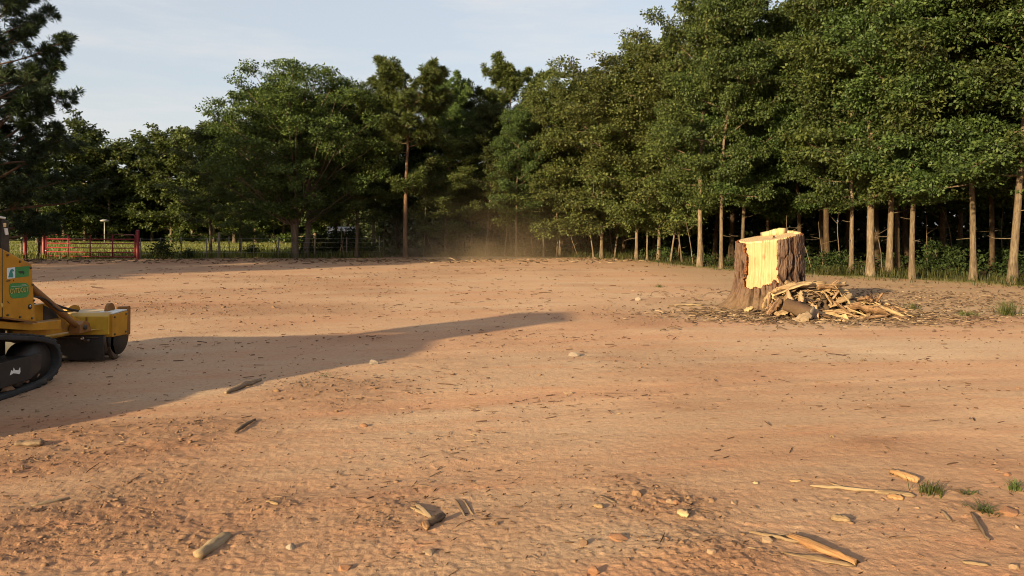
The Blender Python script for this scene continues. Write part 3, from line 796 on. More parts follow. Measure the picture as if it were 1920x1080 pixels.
# ---- low far wood beyond the paddock, left
FAR = [(70, 455, 9.0), (118, 453, 10.0), (160, 452, 11.6), (205, 453, 9.7), (243, 452, 9.6), (285, 452, 10.4), (322, 453, 10.4), (360, 454, 10.6), (400, 454, 11.0), (440, 455, 10.5), (480, 456, 11), (530, 456, 11), (590, 457, 11), (650, 458, 11)]
order = sorted(range(len(FAR)), key=lambda i: FAR[i][0])
for i, (px, py, H) in enumerate(FAR):
    x, y = G(px, py)
    lab = f'broadleaf tree of the low far wood behind the paddock, {ORD[i]} from the left' if i < 9 else 'far broadleaf tree mostly hidden behind the oak'
    tree('far1' if i % 2 else 'far2', x, y, H * (1.6 if False else 1.0) * (y / 75.0) ** 0.5 * 1.05, 1.1, i * 1.3, lab, 'tree', 'low far wood behind the paddock')
# ---- trees left of the picture whose long shade lies along the fence
for i, (x, y, k, H, w) in enumerate([(-21.5, 17.5, 'far1', 9.5, 1.0), (-25.5, 20.0, 'far2', 11, 1.1), (-25.0, 14.5, 'far1', 10.0, 1.0), (-29.5, 18.5, 'far2', 11, 1.2), (-31.0, 24.5, 'far1', 11.0, 1.2)]):
    tree(k, x, y, H, w, i * 1.9, 'broadleaf tree left of the picture that shades the fence line', 'tree', 'trees shading the fence line')
# ---- what is left of the depth of the wood reads as one dark mass
def wood_mass(name, pts, n, size, thick, hmax, mat, seed, label):
    global rng
    keep = rng; rng = np.random.default_rng(seed)
    acc = Acc()
    pts = np.array(pts, float)
    seg = np.cumsum(np.r_[0, np.linalg.norm(np.diff(pts, axis=0), axis=1)])
    for i in range(n):
        s = rng.uniform(0, seg[-1]); x = np.interp(s, seg, pts[:, 0]); y = np.interp(s, seg, pts[:, 1])
        x += rng.normal() * thick * 0.5; y += abs(rng.normal()) * thick
        top = hmax * (0.75 + 0.25 * math.sin(s * 0.9) * math.cos(s * 0.37 + 1))
        z = top * rng.uniform(0.0, 1.0) ** 1.15
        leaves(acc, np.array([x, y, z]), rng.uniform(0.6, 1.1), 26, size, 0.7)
    o = acc.obj(name, M[mat])
    tag(o, label, 'wood', None, 'stuff')
    rng = keep
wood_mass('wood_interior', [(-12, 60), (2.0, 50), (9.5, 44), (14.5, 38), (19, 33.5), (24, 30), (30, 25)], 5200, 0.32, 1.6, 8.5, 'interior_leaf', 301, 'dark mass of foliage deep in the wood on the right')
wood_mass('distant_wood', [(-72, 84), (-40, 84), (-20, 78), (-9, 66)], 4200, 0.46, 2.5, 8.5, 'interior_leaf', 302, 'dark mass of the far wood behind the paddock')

# ------------------------------------------------------------------ undergrowth and grass
def blades(acc, x, y, z, h, w, lean):
    n = len(x)
    az = rng.uniform(0, 2 * np.pi, n)
    ln = lean * rng.uniform(0.2, 1.0, n) * h
    dx, dy = np.cos(az), np.sin(az)
    p = np.stack([x, y, z - 0.02], -1)
    sx = np.stack([-dy, dx, np.zeros(n)], -1) * (w * 0.5)[:, None]
    mid = p + np.stack([dx * ln * 0.35, dy * ln * 0.35, h * 0.62], -1)
    tip = p + np.stack([dx * ln, dy * ln, h * rng.uniform(0.8, 1.0, n)], -1)
    v = np.stack([p - sx, p + sx, mid + sx * 0.75, mid - sx * 0.75, tip], 1).reshape(-1, 3)
    i = np.arange(n) * 5
    q = np.stack([i, i + 1, i + 2, i + 3], -1); t = np.stack([i + 3, i + 2, i + 4], -1)
    acc.add(v, q, t, np.repeat(np.clip(rng.normal(0.5, 0.24, n), 0, 1), 5))

acc = Acc(); n = 26000
px = rng.uniform(-80, 720, n); d = 37.0 + 38 * rng.uniform(0, 1, n) ** 1.8
ed = F * CAMH / (np.interp(px, EDGE_PX, EDGE_PY) - HZ)
d = np.maximum(d, ed + rng.uniform(0.1, 2.5, n))
x = (px - 960) * d / F
h = 0.10 + 0.16 * rng.uniform(0, 1, n) ** 2 + 0.32 * (d - ed < 1.6) * rng.uniform(0, 1, n)
blades(acc, x, d, base_h(x, d), h, 0.018 + 0.0006 * d * rng.uniform(0.4, 1, n), 0.5)
tag(acc.obj('paddock_grass', M['grass_field']), 'yellow green grass of the paddock behind the fence', 'grass', None, 'stuff')

acc = Acc(); n = 26000
px = rng.uniform(960, 2050, n); ed = F * CAMH / (np.interp(px, EDGE_PX, EDGE_PY) - HZ)
d = ed + 0.15 + 3.2 * rng.uniform(0, 1, n) ** 1.5 - 1.6 * (rng.uniform(0, 1, n) < 0.13) * rng.uniform(0, 1, n)
x = (px - 960) * d / F
patch = smooth(-0.25, 0.45, fbm(x * 0.8, d * 0.8, 55, 3))
k = rng.uniform(0, 1, n) < 0.25 + 0.75 * patch
x, d, patch = x[k], d[k], patch[k]
h = (0.06 + 0.34 * rng.uniform(0, 1, len(x)) ** 2.2) * (0.5 + 0.7 * patch)
blades(acc, x, d, base_h(x, d), h, 0.012 + 0.012 * rng.uniform(0, 1, len(x)), 0.8)
tag(acc.obj('wood_edge_grass', M['grass_edge']), 'rough grass growing along the foot of the wood', 'grass', None, 'stuff')

acc = Acc(); n = 1300
px = rng.uniform(560, 2050, n); ed = F * CAMH / (np.interp(px, EDGE_PX, EDGE_PY) - HZ)
d = ed + 0.8 + 5.5 * rng.uniform(0, 1, n)
for a, b in zip(px, d):
    x_ = (a - 960) * b / F
    pn = float(vnoise(x_ * 0.7, b * 0.7, 77)) * 0.5 + 0.5
    if pn < 0.42: continue
    hh = rng.uniform(0.08, 0.8) * pn ** 1.6
    leaves(acc, np.array([x_, b, hh]), rng.uniform(0.14, 0.34), 22, 0.10, 0.9)
tag(acc.obj('undergrowth', M['shrub_leaf']), 'low leafy undergrowth beneath the trees', 'undergrowth', None, 'stuff')

# thin dead stems and crooked saplings in the wood, one object each
def stem_mesh(seed):
    global rng
    keep = rng; rng = np.random.default_rng(seed)
    a = Acc()
    p = curve_pts((0, 0, -0.05), (rng.normal() * 0.16, rng.normal() * 0.16, 1), 2.3, 9, 0.1, 0, 0.16)
    a.tube(p, np.linspace(0.024, 0.008, 10), 6, False)
    for k in range(3):
        i = int(rng.integers(3, 8)); az = rng.uniform(0, 6.28)
        q = curve_pts(p[i], (math.cos(az), math.sin(az), rng.uniform(-0.2, 0.8)), rng.uniform(0.3, 0.8), 4, 0.1, 0, 0.3)
        a.tube(q, np.linspace(0.011, 0.004, 5), 4, False)
    me = a.mesh('stem', True); me.materials.append(M['bark_pale'])
    rng = keep
    return me
STEMS = [stem_mesh(400 + i) for i in range(5)]
spots = sorted([(1575, 509, 1.0), (1545, 511, 0.8), (1525, 512, 0.6), (1740, 512, 0.9), (1790, 509, 1.1), (1655, 510, 0.9), (1880, 511, 1.0), (1475, 505, 0.9), (1300, 495, 1.0), (1270, 491, 0.9), (1085, 483, 0.9), (1150, 484, 1.1),
         (985, 481, 0.9), (1075, 481, 0.8), (910, 481, 0.9), (870, 481, 0.8), (720, 482, 0.9), (635, 482, 1.0), (645, 483, 1.2), (590, 482, 0.9), (523, 482, 1.0), (815, 481, 1.1)])
for i, (px, py, s) in enumerate(spots):
    x, y = G(px, py)
    o = link('bare_stem', STEMS[i % 5]); o.location = (x, y, float(base_h(np.array(x), np.array(y)))); o.rotation_euler = (0, 0, i * 1.1); o.scale = (s * 1.1, s * 1.1, s)
    tag(o, f'thin bare crooked stem under the trees, {ORD[i]} of them from the left', 'stem', 'bare stems among the trunks')

def shrub(name, seed, h, r, n, mat='shrub_leaf'):
    global rng
    keep = rng; rng = np.random.default_rng(seed)
    w = Acc(); l = Acc()
    for i in range(9):
        az = i * 0.7 + rng.uniform(-0.2, 0.2)
        p = curve_pts((0, 0, -0.04), (math.cos(az) * 0.6, math.sin(az) * 0.6, 1), h * rng.uniform(0.6, 1.0), 5, 0.0, 0, 0.25)
        w.tube(p, np.linspace(0.014, 0.004, 6), 4, False)
        for c in (0.45, 0.7, 0.85, 1.0):
            cen = p[int(c * 5)] + rng.normal(size=3) * r * 0.22
            leaves(l, cen, r * 0.34, n // 36, 0.10, 0.85)
    o = empty(name)
    w.obj('stem', M['bark_oak'], o, True); l.obj('foliage', M[mat], o)
    rng = keep
    return o
s1 = shrub('shrub', 501, 1.1, 0.9, 1500)
x, y = G(300, 486); s1.location = (x, y, 0); tag(s1, 'dark rounded bush beside the right-hand red gate post', 'bush')
s2 = copy_tree(s1); x, y = G(352, 485); s2.location = (x, y, 0); s2.scale = (0.55, 0.55, 0.55); tag(s2, 'small bush by the fence right of the big dark bush', 'bush')
for i, (px, py, s, lab) in enumerate([(470, 482, 0.7, 'bush under the oak at its left side'), (610, 481, 1.0, 'leafy bush just right of the oak trunks'), (585, 478, 1.1, 'leafy bush behind the right side of the oak trunks'),
                                      (690, 481, 0.8, 'bush between the oak and the lone pine'), (1770, 513, 1.0, 'dark bush in the wood left of the two right-hand trunks'), (1790, 510, 1.2, 'taller dark bush deeper behind the right-hand trunks'),
                                      (1880, 512, 0.9, 'dark bush between the two trunks nearest the right edge'), (632, 479, 1.2, 'leafy bush hiding the lower half of the pale shed'), (660, 480, 1.0, 'leafy bush hiding the right end of the pale shed'), (1560, 510, 0.8, 'dark bush in the wood just right of the stump')]):
    s = copy_tree(s1); x, y = G(px, py); s.location = (x, y, 0); s.scale = (s_ := s.scale[0] * 0 + 1.0 * [0.7, 1.0, 1.1, 0.8, 1.0, 1.2, 0.9, 1.7, 1.5, 0.8][i], s_, s_); s.rotation_euler = (0, 0, i * 1.9)
    tag(s, lab, 'bush')

# ------------------------------------------------------------------ gate, posts, fence
def red_post(px, py, top_py, label):
    x, y = G(px, py)
    h = CAMH - (top_py - HZ) * y / F
    a = Acc(); r = 0.085
    a.tube([(0, 0, -0.2), (0, 0, 0.0), (0, 0, h - 0.06), (0, 0, h - 0.025), (0, 0, h)], [r, r, r, r * 0.86, r * 0.45], 16, True)
    o = empty('gate_post', (x, y, 0))
    a.obj('post', M['red_paint'], o, True)
    b = Acc(); b.tube([(0, 0, h - 0.075), (0, 0, h - 0.05)], [r * 1.07, r * 1.07], 16, True); b.obj('cap_band', M['red_paint'], o)
    tag(o, label, 'post', 'red gate posts')
    return x, y, h
red_post(47, 485, 430, 'leftmost red pipe post, standing apart left of the gate')
p1 = red_post(82, 484.5, 429.5, 'red pipe post at the left end of the gate')
p2 = red_post(258, 487, 431, 'red pipe post at the right end of the gate')
A = Vector((p1[0] + 0.14, p1[1], 0)); B = Vector((p2[0] - 0.12, p2[1], 0))
gate = empty('field_gate', (A.x, A.y, 0)); tag(gate, 'red tubular field gate of six rails between two red posts', 'gate')
gl = (B - A).length; gd = math.atan2(B.y - A.y, B.x - A.x)
gate.rotation_euler = (0, 0, gd)
zt, zb = 1.20, 0.13
zs = [zb + (zt - zb) * k / 5 for k in range(6)]
for k, z in enumerate(zs):
    a = Acc()
    if k == 5:
        th = np.linspace(0, np.pi / 2, 6)
        pts = [(0.0, 0, zs[4])] + [(0.12 - 0.12 * math.cos(t), 0, z - 0.12 + 0.12 * math.sin(t)) for t in th] + [(gl - 0.12 + 0.12 * math.sin(t), 0, z - 0.12 + 0.12 * math.cos(t)) for t in th] + [(gl, 0, zs[4])]
        a.tube(pts, 0.027, 8)
    else:
        a.tube([(0, 0, z), (gl * 0.5, 0, z - 0.008), (gl, 0, z)], 0.026 if k else 0.031, 8)
    a.obj('rail', M['red_paint'], gate, True)
for f in (0.0, 0.255, 0.505, 0.755, 1.0):
    a = Acc(); a.box((gl * f - 0.024, -0.030, zb), (gl * f + 0.024, 0.004, zs[4] if f in (0.0, 1.0) else zt)); a.obj('upright', M['red_paint'], gate)
a = Acc(); a.box((-0.10, -0.05, 0.36), (0.03, 0.05, 0.42)); a.obj('latch', M['galvanised'], gate)
for k in range(2):
    a = Acc(); a.box((gl - 0.02, -0.035, 0.25 + 0.72 * k), (gl + 0.09, 0.035, 0.30 + 0.72 * k)); a.obj('hinge', M['red_paint'], gate)

x, y = G(75.5, 484.3)
o = empty('wooden_post', (x, y + 0.05, 0)); a = Acc(); a.box((-0.09, -0.07, -0.2), (0.09, 0.07, 1.05)); bevel_obj(a.obj('post', M['dark_post'], o), 0.012)
a = Acc(); a.box((-0.03, -0.076, 0.82), (0.03, -0.069, 0.88)); a.obj('staple_plate', M['galvanised'], o)
tag(o, 'short dark timber post against the left gate post', 'post')

def wire_fence(label, posts, wires, groupz):
    f = empty('wire_fence', (*posts[0][:2], 0)); tag(f, label, 'fence')
    ox, oy = posts[0][:2]
    P = []
    for x, y, h, r, m in posts:
        a = Acc(); lean = rng.normal() * 0.02
        a.tube([(x - ox, y - oy, -0.2), (x - ox + lean * 0.4, y - oy, h * 0.5), (x - ox + lean, y - oy, h)], [r, r * 0.97, r * 0.9], 8)
        a.obj('post', M[m], f, True); P.append((x - ox, y - oy))
    for z in wires:
        a = Acc(); pts = []
        for (x0, y0), (x1, y1) in zip(P[:-1], P[1:]):
            for t in (0, 0.25, 0.5, 0.75):
                pts.append((x0 + (x1 - x0) * t, y0 + (y1 - y0) * t - 0.05, z - 0.02 * math.sin(math.pi * t)))
        pts.append((P[-1][0], P[-1][1] - 0.05, z))
        a.tube(pts, 0.0055, 4, False); a.obj('wire', M['galvanised'], f)
    return f
def fp(px, py, h, r=0.035, m='grey_post'):
    x, y = G(px, py); return (x, y, h, r, m)
wire_fence('low wire fence on thin posts running from the gate to the oak', [fp(264, 486, 1.05, 0.03), fp(302, 485.5, 1.05, 0.03), fp(340, 485, 1.1), fp(388, 484.5, 1.0), fp(411, 484.3, 1.32, 0.07), fp(430, 484.2, 1.1, 0.03), fp(453, 484, 1.0), fp(476, 484, 0.95, 0.03), fp(522, 483.5, 1.05), fp(590, 483, 1.1), fp(650, 482.5, 1.05), fp(712, 482.3, 1.1)],
           (0.3, 0.55, 0.8, 1.0), 0)
wire_fence('low wire fence left of the gate behind the machine', [fp(-60, 485, 1.1), fp(-10, 485, 1.1), fp(40, 484.6, 1.0, 0.05), fp(72, 484.3, 0.98, 0.03)], (0.4, 0.7, 0.95), 0)
# pale insulator cap on the corner post
x, y = G(411, 484.3)
# pole with flat cap in the paddock
x, y = G(196, 460)
pol = empty('capped_pole', (x, y, 0)); a = Acc(); a.tube([(0, 0, -0.2), (0, 0, 1.1), (0, 0, 2.1)], 0.045, 8); a.obj('pole', M['galvanised'], pol, True)
a = Acc(); a.tube([(0, 0, 2.02), (0, 0, 2.06), (0, 0, 2.15), (0, 0, 2.22)], [0.10, 0.33, 0.36, 0.15], 16); a.obj('cap', M['roof_grey'], pol, True)
a = Acc(); a.tube([(0, 0, 1.98), (0, 0, 2.03)], [0.05, 0.12], 12); a.obj('collar', M['galvanised'], pol, True)
tag(pol, 'thin grey pole with a flat round cap in the paddock behind the gate', 'pole')
# pale shed glimpsed between the trunks right of the oak
x, y = G(640, 467)
shed = empty('small_shed', (x, y, 0), 0.25); shed.scale = (0.8, 0.8, 0.78)
a = Acc(); a.box((-1.1, -0.9, 0), (1.1, 0.9, 1.45)); a.obj('wall', M['white_paint'], shed)
prism('roof', [(-1.05, 1.42), (1.05, 1.42), (0.0, 2.05)], 'X', -1.25, 1.25, M['roof_grey'], shed, 0.01)
for dx in (-0.6, 0.5):
    a = Acc(); a.box((dx - 0.25, -0.93, 0.75), (dx + 0.25, -0.905, 1.2)); a.obj('window', M['glass_dark'], shed)
tag(shed, 'small pale shed half hidden behind trunks right of the oak', 'shed')

# ------------------------------------------------------------------ tracked machine at the left edge
mach = empty('mulching_machine', (-5.55, 6.4, 0))
tag(mach, 'yellow tracked mulching machine cut off by the left edge', 'machine')
MO = Vector((-5.55, 6.4, 0))
def local(p): return (p[0] - MO.x, p[1] - MO.y, p[2])
def mprism(name, prof, axis, a, b, mat, parent=None, bevel=0.006):
    off = {'X': (MO.y, 0, MO.x), 'Y': (MO.x, 0, MO.y), 'Z': (MO.x, MO.y, 0)}[axis]
    pr = [(p[0] - off[0], p[1] - off[1]) for p in prof]
    return prism(name, pr, axis, a - off[2], b - off[2], M[mat], parent or mach, bevel)
def mbox(name, lo, hi, mat, parent=None, bevel=0.006):
    a = Acc(); a.box(local(lo), local(hi)); o = a.obj(name, M[mat], parent or mach)
    if bevel: bevel_obj(o, bevel)
    return o
def mtube(name, pts, r, mat, sides=14, parent=None):
    a = Acc(); a.tube([local(p) for p in pts], r, sides); return a.obj(name, M[mat], parent or mach, True)

TRK = [(4.92, 0.10), (5.04, 0.03), (5.25, 0.0), (6.2, 0.0), (7.30, 0.0), (7.52, 0.022), (7.68, 0.065), (7.78, 0.14), (7.805, 0.24), (7.77, 0.345), (7.69, 0.425), (7.52, 0.485), (7.31, 0.53), (6.86, 0.605), (6.3, 0.64), (5.5, 0.64), (5.10, 0.60), (4.90, 0.48), (4.82, 0.30)]
def track(x0, x1, label=None):
    tr = empty('track', (0, 0, 0)); tr.parent = mach
    prof = np.array(TRK); cen = prof.mean(0)
    n = len(prof)
    # outward normals of the outline give the inner surface of the belt
    e = np.roll(prof, -1, 0) - np.roll(prof, 1, 0); nm = np.stack([e[:, 1], -e[:, 0]], -1); nm /= np.linalg.norm(nm, axis=1)[:, None]
    inner = prof - nm * 0.045
    v = []
    for xx in (x0, x1):
        for ring in (prof, inner):
            v += [local((xx, p[0], p[1])) for p in ring]
    i = np.arange(n); j = (i + 1) % n
    q = np.vstack([np.stack([i, j, j + 2 * n, i + 2 * n], -1), np.stack([i + n, i + 3 * n, j + 3 * n, j + n], -1), np.stack([i, i + n, j + n, j], -1), np.stack([i + 2 * n, j + 2 * n, j + 3 * n, i + 3 * n], -1)])
    a = Acc(); a.add(v, q); b = a.obj('belt', M['rubber'], tr)
    bevel_obj(b, 0.008, 2, 50)
    # tread bars all round the belt
    seg = np.linalg.norm(np.roll(prof, -1, 0) - prof, axis=1); s = np.r_[0, np.cumsum(seg)]
    loop = np.vstack([prof, prof[:1]]); nml = np.vstack([nm, nm[:1]])
    bar = Acc(); bar.box((-(x1 - x0) * 0.48, -0.022, -0.004), ((x1 - x0) * 0.48, 0.022, 0.020)); bm_ = bar.mesh('tread_bar'); bm_.materials.append(M['rubber'])
    k = 0
    for d_ in np.arange(0, s[-1], 0.098):
        y_ = np.interp(d_, s, loop[:, 0]); z_ = np.interp(d_, s, loop[:, 1])
        ny = np.interp(d_, s, nml[:, 0]); nz = np.interp(d_, s, nml[:, 1])
        o = link('tread_bar', bm_, None, tr); o.location = local(((x0 + x1) / 2, y_, z_)); o.rotation_euler = (math.atan2(-ny, nz), 0, 0)
    # frame, rollers, sprocket and idler inside the belt
    mprism('track_frame', [(5.2, 0.10), (7.34, 0.10), (7.50, 0.17), (7.52, 0.33), (5.2, 0.36)], 'X', x0 + 0.05, x1 - 0.03, 'black_steel', tr)
    for yy in np.linspace(5.4, 7.2, 6):
        mtube('roller', [(x0 + 0.06, yy, 0.105), (x1 - 0.045, yy, 0.105)], 0.055, 'worn_steel', 14, tr)
    mtube('idler_wheel', [(x0 + 0.08, 7.50, 0.24), (x1 - 0.05, 7.50, 0.24)], 0.19, 'black_steel', 22, tr)
    mtube('drive_sprocket', [(x0 + 0.08, 5.18, 0.33), (x1 - 0.05, 5.18, 0.33)], 0.24, 'black_steel', 22, tr)
    return tr
tk = track(-5.06, -4.70)
track(-6.52, -6.16)
# torn white sticker on the right track frame
prism('torn_sticker', [(7.03 - MO.y, 0.20), (7.05 - MO.y, 0.245), (7.075 - MO.y, 0.232), (7.085 - MO.y, 0.262), (7.10 - MO.y, 0.236), (7.155 - MO.y, 0.225), (7.175 - MO.y, 0.25), (7.18 - MO.y, 0.205), (7.165 - MO.y, 0.185), (7.12 - MO.y, 0.20), (7.08 - MO.y, 0.21)], 'X', -4.7295 - MO.x, -4.7265 - MO.x, M['white_patch'], tk, 0)
# belly and engine housing
mbox('chassis', (-6.1, 5.2, 0.22), (-5.12, 7.55, 0.66), 'black_steel')
body_prof = [(5.25, 0.76), (7.00, 0.745), (7.534, 0.632), (7.500, 0.90), (7.467, 1.227), (7.02, 1.40), (6.90, 1.43), (5.7, 1.44), (5.25, 1.36)]
housing = mprism('engine_housing', body_prof, 'X', -6.42, -4.80, 'yellow', None, 0.014)
# door seam, handle dent, chipped paint and decals on the right side
mbox('panel_seam', (-4.802, 7.028, 0.75), (-4.7985, 7.036, 1.39), 'decal_dark', housing, 0)
mbox('lower_rim', (-4.803, 6.2, 0.735), (-4.79, 7.02, 0.75), 'black_steel', housing, 0)
prism('front_rim', [(7.02 - MO.y, 0.737), (7.53 - MO.y, 0.626), (7.53 - MO.y, 0.642), (7.02 - MO.y, 0.753)], 'X', -4.803 - MO.x, -4.788 - MO.x, M['rust_yellow'], housing, 0)
def panel(px, py):           # a picture point on the right side panel (plane x = -4.8) as local (y, z)
    y_ = F * 4.8 / (960 - px); return (y_ - MO.y, CAMH - (py - HZ) * y_ / F)
def decal(name, pts, mat, k=0, parent=None):
    return prism(name, [panel(*p) for p in pts], 'X', -4.8015 - MO.x, -4.7975 + 0.0025 * k - MO.x, M[mat], parent or housing, 0)
decal('sticker', [(13, 502.5), (28, 501), (28, 521.2), (13, 523)], 'decal_white', 0)
decal('sticker_figure', [(15, 520), (17, 512), (19, 506), (22, 504), (25, 506), (25.5, 509), (23, 508), (22.5, 511), (24, 515), (24, 520)], 'decal_teal', 1)
decal('sticker', [(28.4, 501), (54, 498.6), (53.5, 518), (28.4, 521)], 'decal_green', 0)
decal('sticker_bull', [(33, 509.5), (36, 508.6), (44, 508), (45, 511), (44.5, 514.5), (43, 514.5), (42.5, 512.5), (38, 512.6), (36.5, 511.6)], 'decal_dark', 1)
decal('small_print', [(12, 526.2), (19, 525.2), (19, 527.2), (12, 528)], 'decal_dark', 0)
decal('small_print', [(24.5, 524.5), (26, 524.3), (26, 527.4), (24.8, 527.5)], 'decal_dark', 0)
badge = decal('badge', [(19, 532), (24, 530.8), (44, 530.2), (50, 531.3), (53.5, 535), (55, 544), (53.5, 552), (50, 556.5), (44, 558.2), (24, 559.6), (20, 557.5), (17.5, 550), (16.7, 542), (17.3, 536)], 'decal_green', 0)
decal('badge_line', [(20.5, 536.8), (50.5, 535.2), (50.5, 536.2), (20.5, 537.8)], 'decal_light', 1)
decal('badge_line', [(40, 533.6), (48, 533.2), (48, 534.6), (40, 535.0)], 'decal_light', 1)
fc = bpy.data.curves.new('badge_text', 'FONT'); fc.body = 'OVTDOUTI'; fc.size = 0.056; fc.extrude = 0.001; fc.align_x = 'CENTER'; fc.align_y = 'CENTER'
fo = bpy.data.objects.new('badge_text_curve', fc); C.objects.link(fo)
bpy.context.view_layer.update()
tm = bpy.data.meshes.new_from_object(fo.evaluated_get(bpy.context.evaluated_depsgraph_get())); bpy.data.objects.remove(fo)
t_o = link('badge_text', tm, M['decal_gold'], housing)
tm.materials.clear(); tm.materials.append(M['decal_gold'])
ty, tz = panel(36, 544.5)
t_o.matrix_local = Matrix.Translation((-4.7935 - MO.x, ty, tz)) @ Euler((math.radians(90), 0, math.radians(90))).to_matrix().to_4x4() @ Matrix.Diagonal((0.98, 1.25, 1, 1))
decal('paint_chip', [(0.5, 568), (4, 568.5), (6, 572), (4, 577), (1.5, 574)], 'decal_gold', 0)
decal('paint_chip', [(13, 564.5), (15, 565), (18, 569.5), (15.5, 568)], 'decal_dark', 0)
bx = panel(55.5, 575)
a = Acc(); a.tube([(-4.802 - MO.x, bx[0], bx[1]), (-4.792 - MO.x, bx[0], bx[1])], 0.026, 16); a.obj('lock', M['black_steel'], housing, True)
a = Acc(); a.tube([(-4.7915 - MO.x, bx[0] - 0.004, bx[1] + 0.004), (-4.788 - MO.x, bx[0] - 0.004, bx[1] + 0.004)], 0.013, 12); a.obj('lock_barrel', M['bare_metal'], housing, True)
# dark grille on the sloping hood
prism('hood_grille', [(7.08 - MO.y, 1.385), (7.44 - MO.y, 1.246), (7.45 - MO.y, 1.262), (7.09 - MO.y, 1.402)], 'X', -6.30 - MO.x, -4.86 - MO.x, M['black_steel'], housing, 0.004)
# protective frame and roof of the operator place (mostly left of the picture)
cab = empty('operator_cage'); cab.parent = mach
for (xx, yy, z0, z1) in ((-5.25, 7.10, 1.36, 2.33), (-5.95, 7.10, 1.36, 2.33), (-5.25, 6.05, 1.44, 2.30), (-5.95, 6.05, 1.44, 2.30)):
    mbox('cage_post', (xx - 0.05, yy - 0.05, z0), (xx + 0.05, yy + 0.05, z1), 'black_steel', cab)
mbox('cage_roof', (-6.1, 5.9, 2.28), (-5.12, 7.22, 2.37), 'black_steel', cab, 0.02)
mbox('cage_screen', (-5.92, 7.06, 1.45), (-5.28, 7.08, 2.28), 'black_steel', cab, 0)
mbox('cage_screen', (-5.262, 6.10, 1.45), (-5.242, 7.05, 2.26), 'black_steel', cab, 0)
# mirror arm post visible at the very edge
mpost = mprism('lamp_post', [(7.03, 1.34), (7.15, 1.30), (7.13, 1.66), (7.04, 1.675)], 'X', -4.86, -4.805, 'black_steel')
mprism('lamp_roof', [(6.70, 1.71), (7.08, 1.672), (7.09, 1.690), (6.70, 1.732)], 'X', -5.2, -4.80, 'white_patch', mpost)
mbox('amber_lamp', (-4.806, 7.045, 1.595), (-4.79, 7.075, 1.635), 'amber', mpost, 0.004)
mprism('tag_plate', [(7.055, 1.585), (7.10, 1.585), (7.115, 1.525), (7.075, 1.52)], 'X', -4.805, -4.795, 'white_patch', mpost, 0.002)
# lower beam and push arms
mprism('side_beam', [(5.3, 0.665), (6.9, 0.665), (7.5, 0.555), (8.0, 0.50), (8.0, 0.605), (7.5, 0.625), (6.9, 0.735), (5.3, 0.735)], 'X', -5.10, -4.83, 'yellow')
for xa, xb in ((-5.04, -4.98), (-6.24, -6.18)):
    arm = mprism('push_arm', [(7.45, 0.46), (8.76, 0.405), (8.76, 0.46), (8.30, 0.665), (8.12, 0.765), (7.95, 0.785), (7.45, 0.775)], 'X', xa, xb, 'yellow')
    mprism('arm_recess', [(7.93, 0.765), (8.10, 0.70), (8.20, 0.60), (7.93, 0.605)], 'X', xb - 0.002, xb + 0.004, 'black_steel', arm, 0)
mtube('hydraulic_cylinder', [(-4.90, 7.55, 1.02), (-4.90, 8.16, 0.635), (-4.90, 8.17, 0.63)], [0.036, 0.036, 0.036], 'rust_yellow', 16)
mtube('cylinder_rod', [(-4.90, 8.17, 0.63), (-4.90, 8.44, 0.46)], 0.030, 'rust_yellow', 14)
mprism('rod_bracket', [(8.36, 0.40), (8.60, 0.40), (8.56, 0.50), (8.46, 0.535), (8.38, 0.50)], 'X', -4.97, -4.84, 'rust_yellow')
mtube('bracket_pin', [(-5.0, 8.45, 0.46), (-4.82, 8.45, 0.46)], 0.026, 'black_steel', 12)
# mulching head
head = empty('mulching_head'); head.parent = mach
mprism('hood', [(8.76, 0.33), (8.76, 0.545), (8.80, 0.585), (9.20, 0.585), (9.24, 0.50), (9.24, 0.46), (9.20, 0.46), (9.16, 0.55), (8.82, 0.55), (8.80, 0.33)], 'X', -6.36, -4.735, 'yellow_light', head, 0.008)
# curved lip under the back of the hood
xs = np.linspace(-6.36, -4.80, 24); tt = (xs + 6.36) / 1.56
drop = 0.055 + 0.03 * np.sin(np.pi * np.clip(tt, 0, 1)) - 0.075 * smooth(0.55, 1.0, tt)
a = Acc(); v = []
for x_, dp in zip(xs, drop):
    w_ = 1 - smooth(0.7, 1.0, (x_ + 6.36) / 1.56)
    v += [local((x_, 8.762, 0.40)), local((x_, 8.762 - 0.13 * w_ - 0.01, 0.392 - dp * 0.55)), local((x_, 8.762 - 0.15 * w_ - 0.015, 0.378 - dp)), local((x_, 8.762, 0.37 - dp))]
v = np.array(v); n = len(xs); i = np.arange(n - 1)[:, None] * 4; j = np.arange(4)[None, :]; j2 = (j + 1) % 4
q = np.stack([i + j, i + j2, i + 4 + j2, i + 4 + j], -1).reshape(-1, 4); q = np.vstack([q, [[3, 2, 1, 0]], [[4 * n - 4, 4 * n - 3, 4 * n - 2, 4 * n - 1]]])
a.add(v, q); a.obj('deflector_lip', M['yellow_light'], head)
mbox('rear_shield', (-6.34, 8.772, 0.035), (-4.80, 8.80, 0.36), 'black_steel', head, 0.004)
mbox('shield_rib', (-6.3, 8.762, 0.292), (-4.86, 8.774, 0.304), 'worn_steel', head, 0.003)
a = Acc(); a.tube([local((-5.04, 8.755, 0.29)), local((-5.04, 8.772, 0.29))], 0.020, 10); a.obj('shield_bolt', M['bare_metal'], head)
mprism('end_housing', [(8.79, 0.30), (9.12, 0.285), (9.14, 0.575), (8.79, 0.565)], 'X', -4.93, -4.70, 'yellow', head, 0.010)
mprism('end_lid', [(8.80, 0.568), (9.13, 0.578), (9.13, 0.592), (8.80, 0.582)], 'X', -4.93, -4.705, 'white_patch', head, 0.003)
